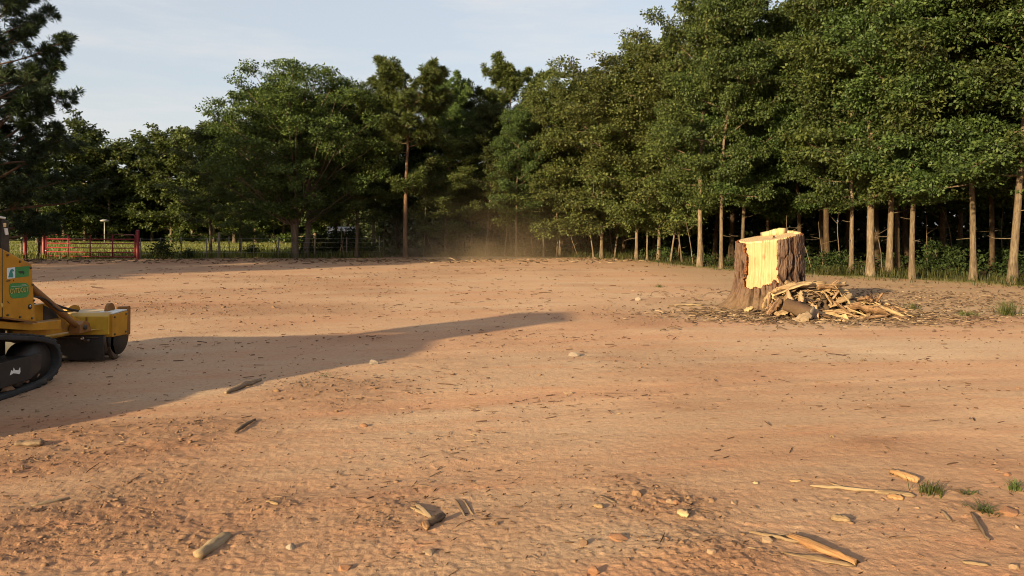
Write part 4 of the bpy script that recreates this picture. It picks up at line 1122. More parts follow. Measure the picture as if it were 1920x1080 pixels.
mprism('end_plate', [(9.14, 0.27), (9.23, 0.27), (9.235, 0.60), (9.22, 0.625), (9.15, 0.62)], 'X', -4.90, -4.715, 'rust_yellow', head, 0.006)
mtube('drum', [(-6.30, 9.02, 0.29), (-4.78, 9.02, 0.29)], 0.245, 'worn_steel', 30, head)
mtube('drum_end', [(-4.78, 9.02, 0.285), (-4.745, 9.02, 0.285)], 0.225, 'black_steel', 30, head)
tooth = Acc(); tooth.box((-0.03, -0.02, 0), (0.03, 0.02, 0.045)); tme = tooth.mesh('tooth'); tme.materials.append(M['worn_steel'])
for k in range(44):
    an = k * 2.4; xx = -6.22 + 1.40 * k / 43
    o = link('tooth', tme, None, head); o.location = local((xx, 9.02 + 0.235 * math.cos(an), 0.29 + 0.235 * math.sin(an))); o.rotation_euler = (an - math.pi / 2, 0, 0)
mprism('side_skid', [(8.84, 0.30), (8.82, 0.16), (8.90, 0.03), (8.97, 0.012), (9.02, 0.03), (8.93, 0.10), (8.89, 0.20), (8.90, 0.30)], 'X', -4.80, -4.745, 'worn_steel', head, 0.004)
def ear(x0, x1, yc, w, h, mat='yellow'):
    th = np.linspace(0, np.pi, 9)
    pr = [(yc - w, 0.575)] + [(yc - w * math.cos(t), 0.585 + h * math.sin(t)) for t in th] + [(yc + w, 0.575)]
    mprism('lifting_ear', pr, 'X', x0, x1, mat, head, 0.004)
ear(-5.32, -5.27, 8.98, 0.14, 0.075); ear(-4.88, -4.84, 9.02, 0.09, 0.095, 'rust_yellow'); ear(-6.05, -6.0, 8.98, 0.14, 0.075)

# hoses from the housing to the head, bolts, welded ribs and caked mud
def hose(pts, r=0.013):
    p = np.array([local(q_) for q_ in pts]); tt_ = np.linspace(0, len(p) - 1, 22)
    sp = np.stack([np.interp(tt_, np.arange(len(p)), p[:, k_]) for k_ in range(3)], -1)
    for _ in range(4): sp[1:-1] = (sp[:-2] + 2 * sp[1:-1] + sp[2:]) / 4
    a_ = Acc(); a_.tube(sp, r, 8); a_.obj('hydraulic_hose', M['rubber'], mach, True)
hose([(-5.20, 7.5, 0.95), (-5.20, 7.8, 0.98), (-5.16, 8.2, 0.80), (-5.15, 8.6, 0.66), (-5.15, 8.86, 0.60)])
hose([(-5.27, 7.5, 0.90), (-5.27, 7.85, 0.93), (-5.22, 8.2, 0.72), (-5.20, 8.6, 0.68), (-5.24, 8.90, 0.60)])
hose([(-4.86, 7.52, 0.90), (-4.85, 7.75, 0.86), (-4.86, 8.0, 0.70), (-4.88, 8.2, 0.665)], 0.009)
bolt = Acc(); bolt.tube([(0, 0, 0), (0.012, 0, 0)], 0.012, 6); bolt_me = bolt.mesh('bolt'); bolt_me.materials.append(M['worn_steel'])
for (yy, zz) in [(7.10, 0.76), (7.28, 0.72), (7.46, 0.685), (7.44, 1.19), (7.47, 1.02), (7.49, 0.86), (7.10, 1.33), (7.28, 1.26)]:
    o = link('bolt', bolt_me, None, housing); o.location = local((-4.801, yy, zz))
for (yy, zz) in [(8.83, 0.33), (9.08, 0.325), (8.83, 0.53), (9.09, 0.54)]:
    o = link('bolt', bolt_me, None, head); o.location = local((-4.701, yy, zz))
for xx in (-5.75, -5.35, -5.0):
    mprism('hood_rib', [(8.752, 0.40), (8.752, 0.54), (8.762, 0.54), (8.762, 0.40)], 'X', xx, xx + 0.018, 'rust_yellow', head, 0)
mud = np.random.default_rng(5)
M['dry_mud'] = simple_mat('dry_mud', (0.20, 0.115, 0.07), 0.95, 0, 0.3, spec=0.05, nscale=20)
for k_ in range(16):
    me_ = None
    yy = 5.6 + 2.1 * mud.uniform(); zz = 0.075 + 0.03 * mud.uniform()
    bm = bmesh.new(); bmesh.ops.create_icosphere(bm, subdivisions=1, radius=1.0)
    for v_ in bm.verts: v_.co *= 1 + 0.25 * mud.normal()
    me_ = bpy.data.meshes.new('mud_cake'); bm.to_mesh(me_); bm.free(); me_.materials.append(M['dry_mud'])
    o = link('mud_cake', me_, None, tk); o.location = local((-4.735 - 0.05 * mud.uniform(), min(yy, 7.5), zz)); r_ = mud.uniform(0.02, 0.05); o.scale = (r_ * 0.7, r_ * 1.6, r_ * 0.8)

# ------------------------------------------------------------------ stump
SX, SY = 5.06, 14.72
stump = empty('tree_stump', (SX, SY, float(base_h(np.array(SX), np.array(SY)))))
tag(stump, 'huge pine stump with bright pale cut face on its front', 'stump')
TA = -0.33
TH0, TH1 = TA - 46 * math.pi / 180, TA + 13 * math.pi / 180          # bare wood between these angles, 0 = towards the camera
ROOTS = [(-1.65, 0.27, 0.40), (-0.75, 0.13, 0.40), (0.35, 0.14, 0.5), (1.4, 0.16, 0.45), (2.5, 0.2, 0.5), (-2.4, 0.2, 0.5)]
def stump_r(th, z):
    r = 0.615 + 0.02 * np.cos(3 * th + 1) + 0.012 * np.cos(5 * th) - 0.012 * z
    for c, a_, w_ in ROOTS:
        dd = (th - c + np.pi) % (2 * np.pi) - np.pi
        r = r + (a_ * np.exp(-np.maximum(z, 0) / 0.16) + 0.10 * a_ * np.exp(-np.maximum(z, 0) / 0.6)) * np.exp(-(dd / w_) ** 2)
    return r + 0.05 * np.exp(-np.maximum(z, 0) / 0.2)
def stump_top(th, r=0.62):
    return 1.375 + 0.085 * np.sin(th - TA) * r / 0.62 - 0.055 * np.cos(th - TA) * r / 0.62
def ring_pt(r, th, z): return np.stack([r * np.sin(th), -r * np.cos(th), z], -1)
nth, nz = 420, 150
th = np.linspace(-np.pi, np.pi, nth, endpoint=False); s = np.linspace(0, 1, nz)
T, S = np.meshgrid(th, s, indexing='ij')
top = stump_top(T) - 0.004
Z = -0.12 + (top + 0.12) * S
nzv = lambda a, b, sd, o=3: fbm(a, b, sd, o)
u = T * 0.62
wu = u + 0.05 * fbm(u * 3, Z * 3, 606, 2)
# plates of bark with deep upright furrows between them
f1 = np.abs(vnoise(wu * 9.5 + 40, Z * 0.8, 601)); f2 = np.abs(vnoise(wu * 19 + 10, Z * 2.4, 602))
plates = 0.048 * smooth(0.0, 0.22, f1) + 0.022 * smooth(0.0, 0.22, f2) + 0.014 * fbm(u * 40, Z * 11, 603, 3) + 0.008 * smooth(-0.1, 0.1, fbm(u * 24, Z * 9, 607, 2))
rb = stump_r(T, Z) + plates - 0.035
rb = rb + 0.10 * np.exp(-np.maximum(Z, 0) / 0.25) * fbm(u * 9, Z * 7, 604, 4)
V = ring_pt(rb, T, Z).reshape(-1, 3)
jag = 0.43 + 0.05 * fbm(T * 9, T * 0 + 2, 605, 3) + 0.19 * np.exp(-((T - TA - 0.13) / 0.075) ** 2) + 0.07 * np.exp(-((T - TA + 0.13) / 0.06) ** 2) + 0.05 * np.exp(-((T - TA + 0.02) / 0.05) ** 2)
e0 = TH0 + 0.05 * fbm(Z * 4, Z * 0 + 1, 611, 4) + 0.10 * smooth(1.10, 1.05, Z) * smooth(0.55, 1.0, Z); e1 = TH1 + 0.035 * fbm(Z * 4, Z * 0 + 5, 612, 4) + 0.05 * smooth(1.0, 0.4, Z)
bare = (T > e0) & (T < e1) & (Z > jag)
i = np.arange(nth)[:, None]; i2 = (i + 1) % nth; j = np.arange(nz - 1)[None, :]
Q = np.stack([i * nz + j, i2 * nz + j, i2 * nz + j + 1, i * nz + j + 1], -1)
keepq = ~(bare[:, :-1] | np.roll(bare, -1, 0)[:, :-1] | bare[:, 1:])
bark_me = mesh_np('bark', V, Q[keepq], None, {'tint': plates.ravel() / 0.08}, False)
mb, nt, b, out = new_mat('stump_bark')
co = coord(nt); tnt = attr(nt, 'tint')
nn = noise(nt, co, 7, 5, 0.65); nf = noise(nt, mapping(nt, co, (60, 60, 14)), 1.0, 6, 0.75)
ff = math_n(nt, 'ADD', math_n(nt, 'MULTIPLY', tnt, 0.50), math_n(nt, 'ADD', math_n(nt, 'MULTIPLY', nn, 0.25), math_n(nt, 'MULTIPLY', nf, 0.25)))
col = ramp(nt, ff, [(0.36, (0.011, 0.006, 0.005)), (0.50, (0.046, 0.025, 0.018)), (0.66, (0.092, 0.054, 0.038)), (0.85, (0.155, 0.100, 0.074))])
sepz = nt.nodes.new('ShaderNodeSeparateXYZ'); nt.links.new(co, sepz.inputs[0])
mrz = N(nt, 'ShaderNodeMapRange'); mrz.inputs['From Min'].default_value = 0.42; mrz.inputs['From Max'].default_value = 0.12; mrz.inputs['To Max'].default_value = 0.55
nt.links.new(math_n(nt, 'ADD', sepz.outputs['Z'], math_n(nt, 'MULTIPLY', math_n(nt, 'SUBTRACT', nn, 0.5), 0.5)), mrz.inputs['Value'])
col = mixc(nt, mrz.outputs['Result'], col, (0.15, 0.098, 0.06))     # dried mud splashed on the foot
nt.links.new(col, b.inputs['Base Color']); b.inputs['Roughness'].default_value = 0.92; b.inputs['Specular IOR Level'].default_value = 0.08
bump(nt, b, nf, 0.7, 0.02)
M['stump_bark'] = mb
M['inner_bark'] = simple_mat('inner_bark', (0.15, 0.055, 0.024), 0.85, 0, 0.25, spec=0.1, nscale=16)
bark = link('bark', bark_me, M['stump_bark'], stump); bark_me.materials.append(M['inner_bark'])
sol = bark.modifiers.new('thick', 'SOLIDIFY'); sol.thickness = 0.045; sol.offset = 1 if False else -1; sol.material_offset_rim = 1; sol.material_offset = 1
# wood under the bark; the front is split off flat
mw, nt, b, out = new_mat('fresh_wood')
co = coord(nt)
g1 = noise(nt, mapping(nt, co, (34, 34, 1.0)), 1.0, 8, 0.72, 0.25); g2 = noise(nt, co, 5, 3)
col = ramp(nt, math_n(nt, 'ADD', math_n(nt, 'MULTIPLY', g1, 0.7), math_n(nt, 'MULTIPLY', g2, 0.3)), [(0.30, (0.22, 0.11, 0.04)), (0.42, (0.36, 0.21, 0.10)), (0.58, (0.43, 0.27, 0.145)), (0.8, (0.48, 0.32, 0.19))])
# a knot and a few drying cracks
vk = nt.nodes.new('ShaderNodeVectorMath'); vk.operation = 'DISTANCE'; nt.links.new(mapping(nt, co, (1, 0.3, 0.55)), vk.inputs[0]); vk.inputs[1].default_value = (-0.25, -0.145, 0.56)
kr = N(nt, 'ShaderNodeMapRange'); kr.inputs['From Min'].default_value = 0.045; kr.inputs['From Max'].default_value = 0.012; kr.inputs['To Max'].default_value = 0.7
nt.links.new(vk.outputs['Value'], kr.inputs['Value'])
col = mixc(nt, kr.outputs['Result'], col, (0.22, 0.10, 0.03))
nt.links.new(col, b.inputs['Base Color']); b.inputs['Roughness'].default_value = 0.7; b.inputs['Specular IOR Level'].default_value = 0.2
bump(nt, b, g1, 0.6, 0.015)
M['fresh_wood'] = mw
nth2, nz2 = 360, 70
th = np.linspace(-np.pi, np.pi, nth2, endpoint=False); s = np.linspace(0, 1, nz2)
T, S = np.meshgrid(th, s, indexing='ij')
Z = 0.05 + (stump_top(T) - 0.05) * S
tc_ = (TH0 + TH1) / 2
flat = 0.50 / np.maximum(0.35, np.cos(T - tc_))
rw = np.minimum(stump_r(T, np.maximum(Z, 0.3)) - 0.045, np.where(np.abs(T - tc_) < 0.72, flat + 0.05 * smooth(0.8, 0.4, Z), 9))
crack = np.exp(-((T - TA + 0.50) / 0.012) ** 2) * smooth(0.42, 0.5, Z) * smooth(1.02, 0.95, Z)
crack2 = np.exp(-((T - TA + 0.12 + 0.02 * np.sin(Z * 9)) / 0.010) ** 2) * smooth(0.9, 1.0, Z)
rw = rw + 0.016 * fbm(T * 24, Z * 1.6, 621, 4) - 0.05 * crack - 0.03 * crack2 - 0.012 * smooth(0.1, 0.14, fbm(T * 6, Z * 1.2, 623, 2))
V = ring_pt(rw, T, Z).reshape(-1, 3)
i = np.arange(nth2)[:, None]; i2 = (i + 1) % nth2; j = np.arange(nz2 - 1)[None, :]
Q = np.stack([i * nz2 + j, i2 * nz2 + j, i2 * nz2 + j + 1, i * nz2 + j + 1], -1).reshape(-1, 4)
link('split_face', mesh_np('split_face', V, Q, None, None, False), M['fresh_wood'], stump)
# sawn top with growth rings
mt, nt, b, out = new_mat('sawn_top')
co = coord(nt)
wv = nt.nodes.new('ShaderNodeTexWave'); wv.wave_type = 'RINGS'; wv.rings_direction = 'Z'; wv.inputs['Scale'].default_value = 9; wv.inputs['Distortion'].default_value = 2.2; wv.inputs['Detail'].default_value = 3
nt.links.new(co, wv.inputs['Vector'])
n3 = noise(nt, co, 9, 5)
col = ramp(nt, math_n(nt, 'ADD', math_n(nt, 'MULTIPLY', wv.outputs['Fac'], 0.35), math_n(nt, 'MULTIPLY', n3, 0.6)), [(0.2, (0.30, 0.18, 0.08)), (0.5, (0.44, 0.315, 0.165)), (0.8, (0.52, 0.40, 0.23))])
nt.links.new(col, b.inputs['Base Color']); b.inputs['Roughness'].default_value = 0.8; b.inputs['Specular IOR Level'].default_value = 0.15
bump(nt, b, n3, 0.5, 0.01)
M['sawn_top'] = mt
rr = np.array([0.0, 0.1, 0.2, 0.3, 0.4, 0.48, 0.54, 0.58])
T, Rr = np.meshgrid(th, rr, indexing='ij')
edge = rw[:, -1][:, None]
Rx = np.where(Rr >= 0.58, edge + 0.002, np.minimum(Rr, edge))
zz = stump_top(T, Rx) + 0.012 + 0.007 * fbm(Rx * np.sin(T) * 9, Rx * np.cos(T) * 3, 631, 3)
V = ring_pt(Rx, T, zz).reshape(-1, 3)
n8 = len(rr); i = np.arange(nth2)[:, None]; i2 = (i + 1) % nth2; j = np.arange(n8 - 1)[None, :]
Q = np.stack([i * n8 + j, i * n8 + j + 1, i2 * n8 + j + 1, i2 * n8 + j], -1).reshape(-1, 4)
# a rim drops a little over the edge so that no gap shows
rim = ring_pt(edge[:, 0] + 0.004, th, stump_top(th, edge[:, 0]) - 0.03); base_i = len(V); V = np.vstack([V, rim])
ii = np.arange(nth2); jj = (ii + 1) % nth2
Q = np.vstack([Q, np.stack([ii * n8 + n8 - 1, base_i + ii, base_i + jj, jj * n8 + n8 - 1], -1)])
link('sawn_top', mesh_np('sawn_top', V, Q, None, None, False), M['sawn_top'], stump)
# the torn hinge: raised ledges left standing along the back of the cut
def ledge(th0, th1, r0, r1, h0, h1, seed):
    n = 26; t = np.linspace(th0, th1, n)
    rs = np.random.default_rng(seed)
    hh = np.linspace(h0, h1, n) * (0.96 + 0.08 * rs.uniform(size=n)); rin = r0 + 0.02 * np.cumsum(rs.normal(size=n)) / 3
    zt_ = stump_top(t, 0.6)
    a_ = ring_pt(rin, t, stump_top(t, r0) - 0.01); b_ = ring_pt(rin + 0.015, t, zt_ + hh); c_ = ring_pt(np.full(n, r1), t, zt_ + hh * 0.96); d_ = ring_pt(np.full(n, r1 + 0.01), t, zt_ - 0.03)
    v = np.stack([a_, b_, c_, d_], 1).reshape(-1, 3)
    i = np.arange(n - 1)[:, None] * 4; j = np.arange(4)[None, :]; j2 = (j + 1) % 4
    q = np.stack([i + j, i + 4 + j, i + 4 + j2, i + j2], -1).reshape(-1, 4)
    q = np.vstack([q, [[0, 1, 2, 3]], [[4 * n - 1, 4 * n - 2, 4 * n - 3, 4 * n - 4]]])
    a = Acc(); a.add(v, q); o = a.obj('hinge_ledge', M['sawn_top'], stump)
ledge(2.11, 3.10, 0.30, 0.57, 0.10, 0.075, 641)
ledge(1.22, 2.09, 0.44, 0.59, 0.028, 0.045, 642)
a = Acc(); a.add([(-0.06, -0.36, 1.30), (0.04, -0.38, 1.30), (0.05, -0.28, 1.32), (-0.04, -0.27, 1.32), (-0.03, -0.34, 1.415), (0.0, -0.31, 1.43)], [(0, 1, 5, 4), (2, 3, 4, 5)], [(1, 2, 5), (3, 0, 4)]); a.obj('torn_peg', M['splinter'], stump)

# ------------------------------------------------------------------ heap of splinters beside the stump
def splinter_mesh(seed, L, W, Th, bend, twist, mat, seg=9, ragged=0.5, pointed=0.6, lump=1.0):
    rs = np.random.default_rng(seed)
    t = np.linspace(0, 1, seg)
    w = W * (1 - pointed * np.abs(2 * t - 1) ** 2.2) * (1 + 0.18 * lump * rs.normal(size=seg)); h = Th * (1 - min(0.75, pointed * 1.1) * np.abs(2 * t - 1) ** 2.5) * (1 + 0.2 * lump * rs.normal(size=seg))
    w = np.maximum(w, W * 0.12); h = np.maximum(h, Th * 0.15)
    x = (t - 0.5) * L; z = bend * L * (0.25 - (t - 0.5) ** 2) + 0.010 * L * np.cumsum(rs.normal(size=seg)) / 3; y = 0.012 * L * np.cumsum(rs.normal(size=seg)) / 2
    tw = twist * (t - 0.5) + 0.15 * lump * rs.normal(size=seg)
    sec = [(-0.5, -0.35), (0.05, -0.5), (0.5, -0.25), (0.46, 0.32), (0.1, 0.52), (-0.42, 0.4)]
    v = []
    for k in range(seg):
        c, s_ = math.cos(tw[k]), math.sin(tw[k])
        for (a, b) in sec:
            yy, zz = a * w[k] * (1 + 0.12 * lump * rs.normal()), b * h[k] * (1 + 0.25 * lump * rs.normal())
            v.append((x[k] + (0.05 * ragged * L * rs.normal() if k in (0, seg - 1) else 0), y[k] + yy * c - zz * s_, z[k] + yy * s_ + zz * c))
    m = len(sec); i = np.arange(seg - 1)[:, None] * m; j = np.arange(m)[None, :]; j2 = (j + 1) % m
    q = np.stack([i + j, i + m + j, i + m + j2, i + j2], -1).reshape(-1, 4)
    e = m * (seg - 1)
    q = np.vstack([q, [[0, 1, 2, 3]], [[0, 3, 4, 5]], [[e + 3, e + 2, e + 1, e]], [[e + 5, e + 4, e + 3, e]]])
    me = mesh_np('splinter', v, q, None, None, False); me.materials.append(M[mat])
    return me
SPL = [splinter_mesh(700 + k, 1.0, [0.10, 0.06, 0.14, 0.045, 0.11, 0.07, 0.17][k % 7], [0.018, 0.020, 0.016, 0.018, 0.024, 0.014, 0.018][k % 7], rng.uniform(-0.10, 0.16), rng.uniform(-0.7, 0.7), ('splinter', 'splinter_pale', 'stump_bark', 'splinter', 'splinter_pale')[k % 5], 9, 0.5, [0.3, 0.75, 0.45][k % 3]) for k in range(21)]
def pile_h(x, y):
    a = 0.58 * np.exp(-(((x - 5.22) / 0.46) ** 2 + ((y - 13.62) / 0.55) ** 2) ** 1.3)
    b = 0.54 * np.exp(-(((x - 5.75) / 0.50) ** 2 + ((y - 13.75) / 0.55) ** 2) ** 1.2)
    c = 0.27 * np.exp(-(((x - 6.40) / 0.62) ** 2 + ((y - 13.75) / 0.55) ** 2) ** 1.2)
    return np.maximum(np.maximum(a, b), c)
prs = np.random.default_rng(77)
def put(me, name, loc, rot, sc, label, cat, group=None):
    o = link(name, me); o.location = loc; o.rotation_euler = rot; o.scale = sc
    return tag(o, label, cat, group)
cnt = 0
while cnt < 280:
    x = prs.uniform(4.72, 7.05); y = prs.uniform(12.85, 14.3)
    h = float(pile_h(x, y))
    if h < 0.03 and prs.uniform() > 0.25: continue
    gx = float(pile_h(x + 0.15, y) - pile_h(x - 0.15, y)) / 0.3; gy = float(pile_h(x, y + 0.15) - pile_h(x, y - 0.15)) / 0.3
    yaw = prs.normal() * 0.7 + (0.0 if x < 5.8 else -0.25) + (math.pi if prs.uniform() < 0.5 else 0)
    pitch = -(gx * math.cos(yaw) + gy * math.sin(yaw)) * 0.8 + prs.normal() * 0.12
    L = prs.uniform(0.26, 0.8) * (0.8 if x < 5.0 else 1.0)
    z = max(0.015, h * (prs.uniform(0.55, 1.02) if cnt > 90 else prs.uniform(0.1, 0.75)))
    z = max(z, 0.5 * L * abs(math.sin(pitch)) * 0.8)
    s_ = prs.uniform(0.7, 1.3)
    put(SPL[int(prs.integers(0, 21))], 'splinter', (x, y, z), (prs.uniform(-0.7, 0.7) - 0.25, pitch, yaw), (L, s_, s_), 'torn wood splinter lying in the heap beside the stump', 'splinter', 'splinters heaped beside the stump')
    cnt += 1
def big(seed, a, b, W, Th, bend, twist, mat, label, cat='splinter', name='splinter', pointed=0.5, roll=0.0, seg=12, lump=1.0):
    a = Vector(a); b = Vector(b); d = b - a; L = d.length
    me = splinter_mesh(seed, L, W, Th, bend, twist, mat, seg, 0.35, pointed, lump)
    rot = Euler((0, -math.asin(d.z / L), math.atan2(d.y, d.x)), 'XYZ').to_matrix() @ Matrix.Rotation(roll, 3, 'X')
    o = link(name, me); o.location = (a + b) / 2; o.rotation_euler = rot.to_euler()
    return tag(o, label, cat)
big(801, at(1462, 540, 13.5), at(1548, 534, 13.6), 0.12, 0.04, 0.06, 0.2, 'splinter_pale', 'broad pale slab lying along the top of the splinter heap', roll=0.9)
big(802, at(1464, 536, 13.75), at(1542, 530, 13.8), 0.06, 0.03, 0.16, 0.4, 'splinter', 'long thin arched strip along the crest of the splinter heap')
big(803, at(1520, 527, 13.7), at(1540, 534, 13.6), 0.05, 0.03, 0.0, 0.3, 'splinter_pale', 'short pale strip angled over the crest of the heap')
big(804, at(1540, 548, 13.5), at(1586, 528, 13.8), 0.09, 0.035, -0.05, 0.4, 'splinter_pale', 'pale splinter rising to the right end of the heap crest')
big(805, at(1553, 541, 13.6), at(1577, 524, 13.7), 0.03, 0.02, -0.12, 0.4, 'splinter', 'thin curved sliver sticking up from the right of the heap crest')
big(806, at(1545, 540, 13.55), at(1570, 524, 13.55), 0.025, 0.02, -0.2, 0.4, 'splinter', 'thinnest sliver sticking up near the right crest of the heap')
big(807, at(1542, 545, 13.3), at(1558, 572, 13.15), 0.05, 0.03, 0.25, 0.4, 'splinter_pale', 'curved pale strip hanging down the front of the heap')
big(808, at(1592, 573, 13.1), at(1668, 592, 12.95), 0.26, 0.045, 0.03, 0.2, 'splinter', 'broadest flat slab on the right slope of the heap', pointed=0.25, roll=-0.5)
big(809, at(1640, 571, 13.2), at(1700, 596, 12.95), 0.11, 0.06, 0.02, 0.2, 'splinter_pale', 'long pale stick pointing out of the right end of the heap', pointed=0.35)
big(810, at(1600, 575, 13.3), at(1665, 590, 13.05), 0.10, 0.06, 0.0, 0.2, 'splinter_pale', 'pale stick beside the long one at the right end of the heap', pointed=0.3)
big(811, at(1585, 562, 13.6), at(1634, 560, 13.6), 0.09, 0.06, 0.02, 0.3, 'splinter', 'short log-like piece lying level on the right slope of the heap', pointed=0.2)
big(812, at(1622, 555, 13.55), at(1636, 566, 13.5), 0.15, 0.08, 0.0, 0.2, 'splinter', 'round-ended chunk above the right slope of the heap', pointed=0.35)
big(813, at(1643, 566, 13.5), at(1655, 549, 13.5), 0.07, 0.05, 0.05, 0.3, 'splinter', 'short shard standing upright behind the right end of the heap')
big(814, at(1430, 580, 13.4), at(1437, 560, 13.5), 0.10, 0.03, 0.05, 0.2, 'splinter_pale', 'bright pale triangular shard leaning at the foot of the stump', pointed=0.85, roll=0.9)
big(815, at(1441, 571, 13.45), at(1445, 550, 13.6), 0.10, 0.03, 0.0, 0.2, 'splinter', 'tan shard standing upright against the foot of the stump', pointed=0.8, roll=1.0)
big(816, at(1440, 590, 13.1), at(1463, 560, 13.35), 0.13, 0.03, 0.1, 0.5, 'splinter', 'curled reddish bark slab leaning at the left of the heap', pointed=0.4, roll=0.6)
big(817, at(1452, 589, 13.0), at(1478, 585, 12.95), 0.14, 0.03, 0.15, 0.2, 'splinter_pale', 'pale scoop-shaped chip in front of the heap', pointed=0.7, roll=0.7)
big(818, at(1396, 583, 13.7), at(1412, 576, 13.7), 0.10, 0.05, 0.1, 0.2, 'splinter_pale', 'pale rounded chip on the litter left of the stump foot', roll=0.5)
big(819, at(1362, 588, 13.5), at(1382, 591, 13.3), 0.06, 0.03, 0.05, 0.2, 'splinter_pale', 'small white chip lying front left of the stump')
big(820, at(1252, 573, 15.0), at(1318, 573, 15.0), 0.10, 0.035, 0.10, 0.3, 'straw', 'long pale bark strip lying alone on the ground left of the stump')
big(821, at(1530, 599, 12.75), at(1590, 603, 12.6), 0.06, 0.04, 0.0, 0.2, 'splinter_pale', 'pale stick flat along the front foot of the heap')
big(822, at(1600, 601, 12.7), at(1665, 590, 12.9), 0.06, 0.04, 0.05, 0.2, 'splinter', 'orange stick flat along the front right foot of the heap')
big(823, at(1476, 545, 13.35), at(1484, 590, 12.95), 0.16, 0.04, 0.1, 0.5, 'splinter', 'torn slab hanging upright at the left front of the heap', roll=1.1)
big(824, at(1500, 548, 13.3), at(1503, 578, 13.0), 0.20, 0.05, 0.1, 0.3, 'splinter', 'orange-stained torn slab upright above the log end', roll=1.2, pointed=0.3)
big(825, at(1445, 548, 13.6), at(1470, 538, 13.55), 0.11, 0.06, 0.05, 0.2, 'splinter_pale', 'rounded pale piece at the left end of the heap crest', pointed=0.45)
# short log with a dark sawn end
lg = empty('log_chunk', (4.98, 12.85, 0.0)); tag(lg, 'short log chunk with a dark cut end at the front of the heap', 'log')
a = Acc(); p0 = np.array([-0.20, 0.18, 0.24]); p1 = np.array([0.12, -0.17, 0.13]); d_ = p1 - p0
pts = [p0 + d_ * t for t in np.linspace(0, 1, 8)]
a.tube(pts, 0.115 * (1 + 0.06 * np.random.default_rng(9).normal(size=8)), 18, False, 0.09); a.obj('bark', M['stump_bark'], lg)
a = Acc(); a.tube([p1 - d_ * 0.02, p1 + d_ * 0.015], [0.118, 0.108], 18, True, 0.03); a.obj('cut_end', M['stone_grey'], lg)
big(826, at(1486, 607, 12.55), at(1520, 590, 12.6), 0.16, 0.05, 0.1, 0.2, 'stick_grey', 'grey bark slab propped against the log chunk', pointed=0.4, roll=0.9)

# ------------------------------------------------------------------ loose things lying on the dirt
def gz(x, y): return float(base_h(np.array(x), np.array(y)) + fine_h(np.array([x]), np.array([y]), np.array([0.012]))[0])
def lying(seed, pxa, pya, pxb, pyb, W, Th, mat, label, cat='stick', bend=0.02, name='stick', pointed=0.5, lift=0.0):
    xa, ya = G(pxa, pya); xb, yb = G(pxb, pyb)
    z = max(gz(xa, ya), gz(xb, yb), gz((xa + xb) / 2, (ya + yb) / 2)) + Th * 0.35
    return big(seed, (xa, ya, z), (xb, yb, z + lift), W, Th, bend, 0.3, mat, label, cat, name, pointed, 0.4, 9, 0.75)
lying(901, 370, 1047, 424, 1008, 0.06, 0.035, 'straw', 'chunky weathered wood piece near the bottom left corner', 'wood piece', 0.0, 'wood_piece', 0.08)
lying(902, 1480, 1010, 1608, 1062, 0.055, 0.035, 'stick_orange', 'long orange split stake near the bottom right', 'stake', 0.0, 'stake', 0.3)
lying(903, 1404, 1000, 1500, 1022, 0.018, 0.012, 'straw', 'pale straw stem touching the upper end of the orange stake', 'straw', 0.02, 'straw_stem')
lying(904, 1438, 1003, 1506, 1008, 0.010, 0.008, 'straw', 'short pale straw just above the orange stake', 'straw', 0.0, 'straw_stem')
lying(905, 1470, 1040, 1605, 1064, 0.03, 0.015, 'straw', 'pale split lath lying along below the orange stake', 'lath', 0.02, 'lath')
lying(906, 1520, 915, 1660, 929, 0.022, 0.012, 'straw', 'longest pale straw left of the grass tuft', 'straw', 0.02, 'straw_stem')
lying(907, 1546, 908, 1580, 914, 0.010, 0.008, 'straw', 'thin pale straw above the long straw near the grass tuft', 'straw', 0.02, 'straw_stem')
lying(908, 1640, 926, 1716, 934, 0.04, 0.02, 'straw', 'pale split shard with hollow shape left of the grass tuft', 'splinter', 0.05, 'splinter')
lying(909, 1664, 934, 1694, 939, 0.05, 0.02, 'stick_orange', 'small orange chip below the split shard near the grass tuft', 'chip', 0.02, 'wood_chip')
lying(910, 1671, 889, 1722, 908, 0.05, 0.035, 'stick_orange', 'short thick orange stick leaning to the grass tuft', 'stick', 0.0, 'stick', 0.25)
lying(911, 424, 740, 492, 714, 0.055, 0.04, 'stick_grey', 'curved pale stick lying just below the shadow edge', 'stick', 0.10)
lying(912, 440, 815, 480, 790, 0.03, 0.02, 'stick_grey', 'forked pale twig on the dirt left of centre', 'twig', 0.05, 'twig')
lying(913, 28, 839, 82, 837, 0.05, 0.04, 'stick_grey', 'short grey stake with blunt end near the left edge', 'stake', 0.0, 'stake', 0.15)
lying(914, 778, 947, 806, 975, 0.030, 0.02, 'stick_grey', 'grey split stick leading to the dark twig cluster bottom centre', 'stick', 0.0)
lying(915, 770, 952, 800, 968, 0.016, 0.012, 'straw', 'thin pale splinter beside the grey split stick bottom centre', 'splinter', 0.0, 'splinter')
lying(916, 798, 990, 832, 972, 0.045, 0.035, 'stick_grey', 'dark broken root piece bottom centre', 'root', 0.05, 'root_piece', 0.3)
lying(917, 796, 985, 802, 996, 0.04, 0.035, 'splinter', 'stubby bark bit under the dark broken root bottom centre', 'bark bit', 0.0, 'bark_bit', 0.3)
lying(918, 1822, 966, 1854, 1020, 0.020, 0.016, 'stick_grey', 'thin dead root curving down near the right edge', 'root', 0.06, 'root')
lying(919, 1765, 958, 1782, 980, 0.014, 0.010, 'stick_grey', 'short dark curled twig below the grass tuft', 'twig', 0.1, 'twig')
lying(920, 1804, 1058, 1854, 1066, 0.016, 0.012, 'straw', 'thin pale twig at the bottom right corner', 'twig', 0.02, 'twig')
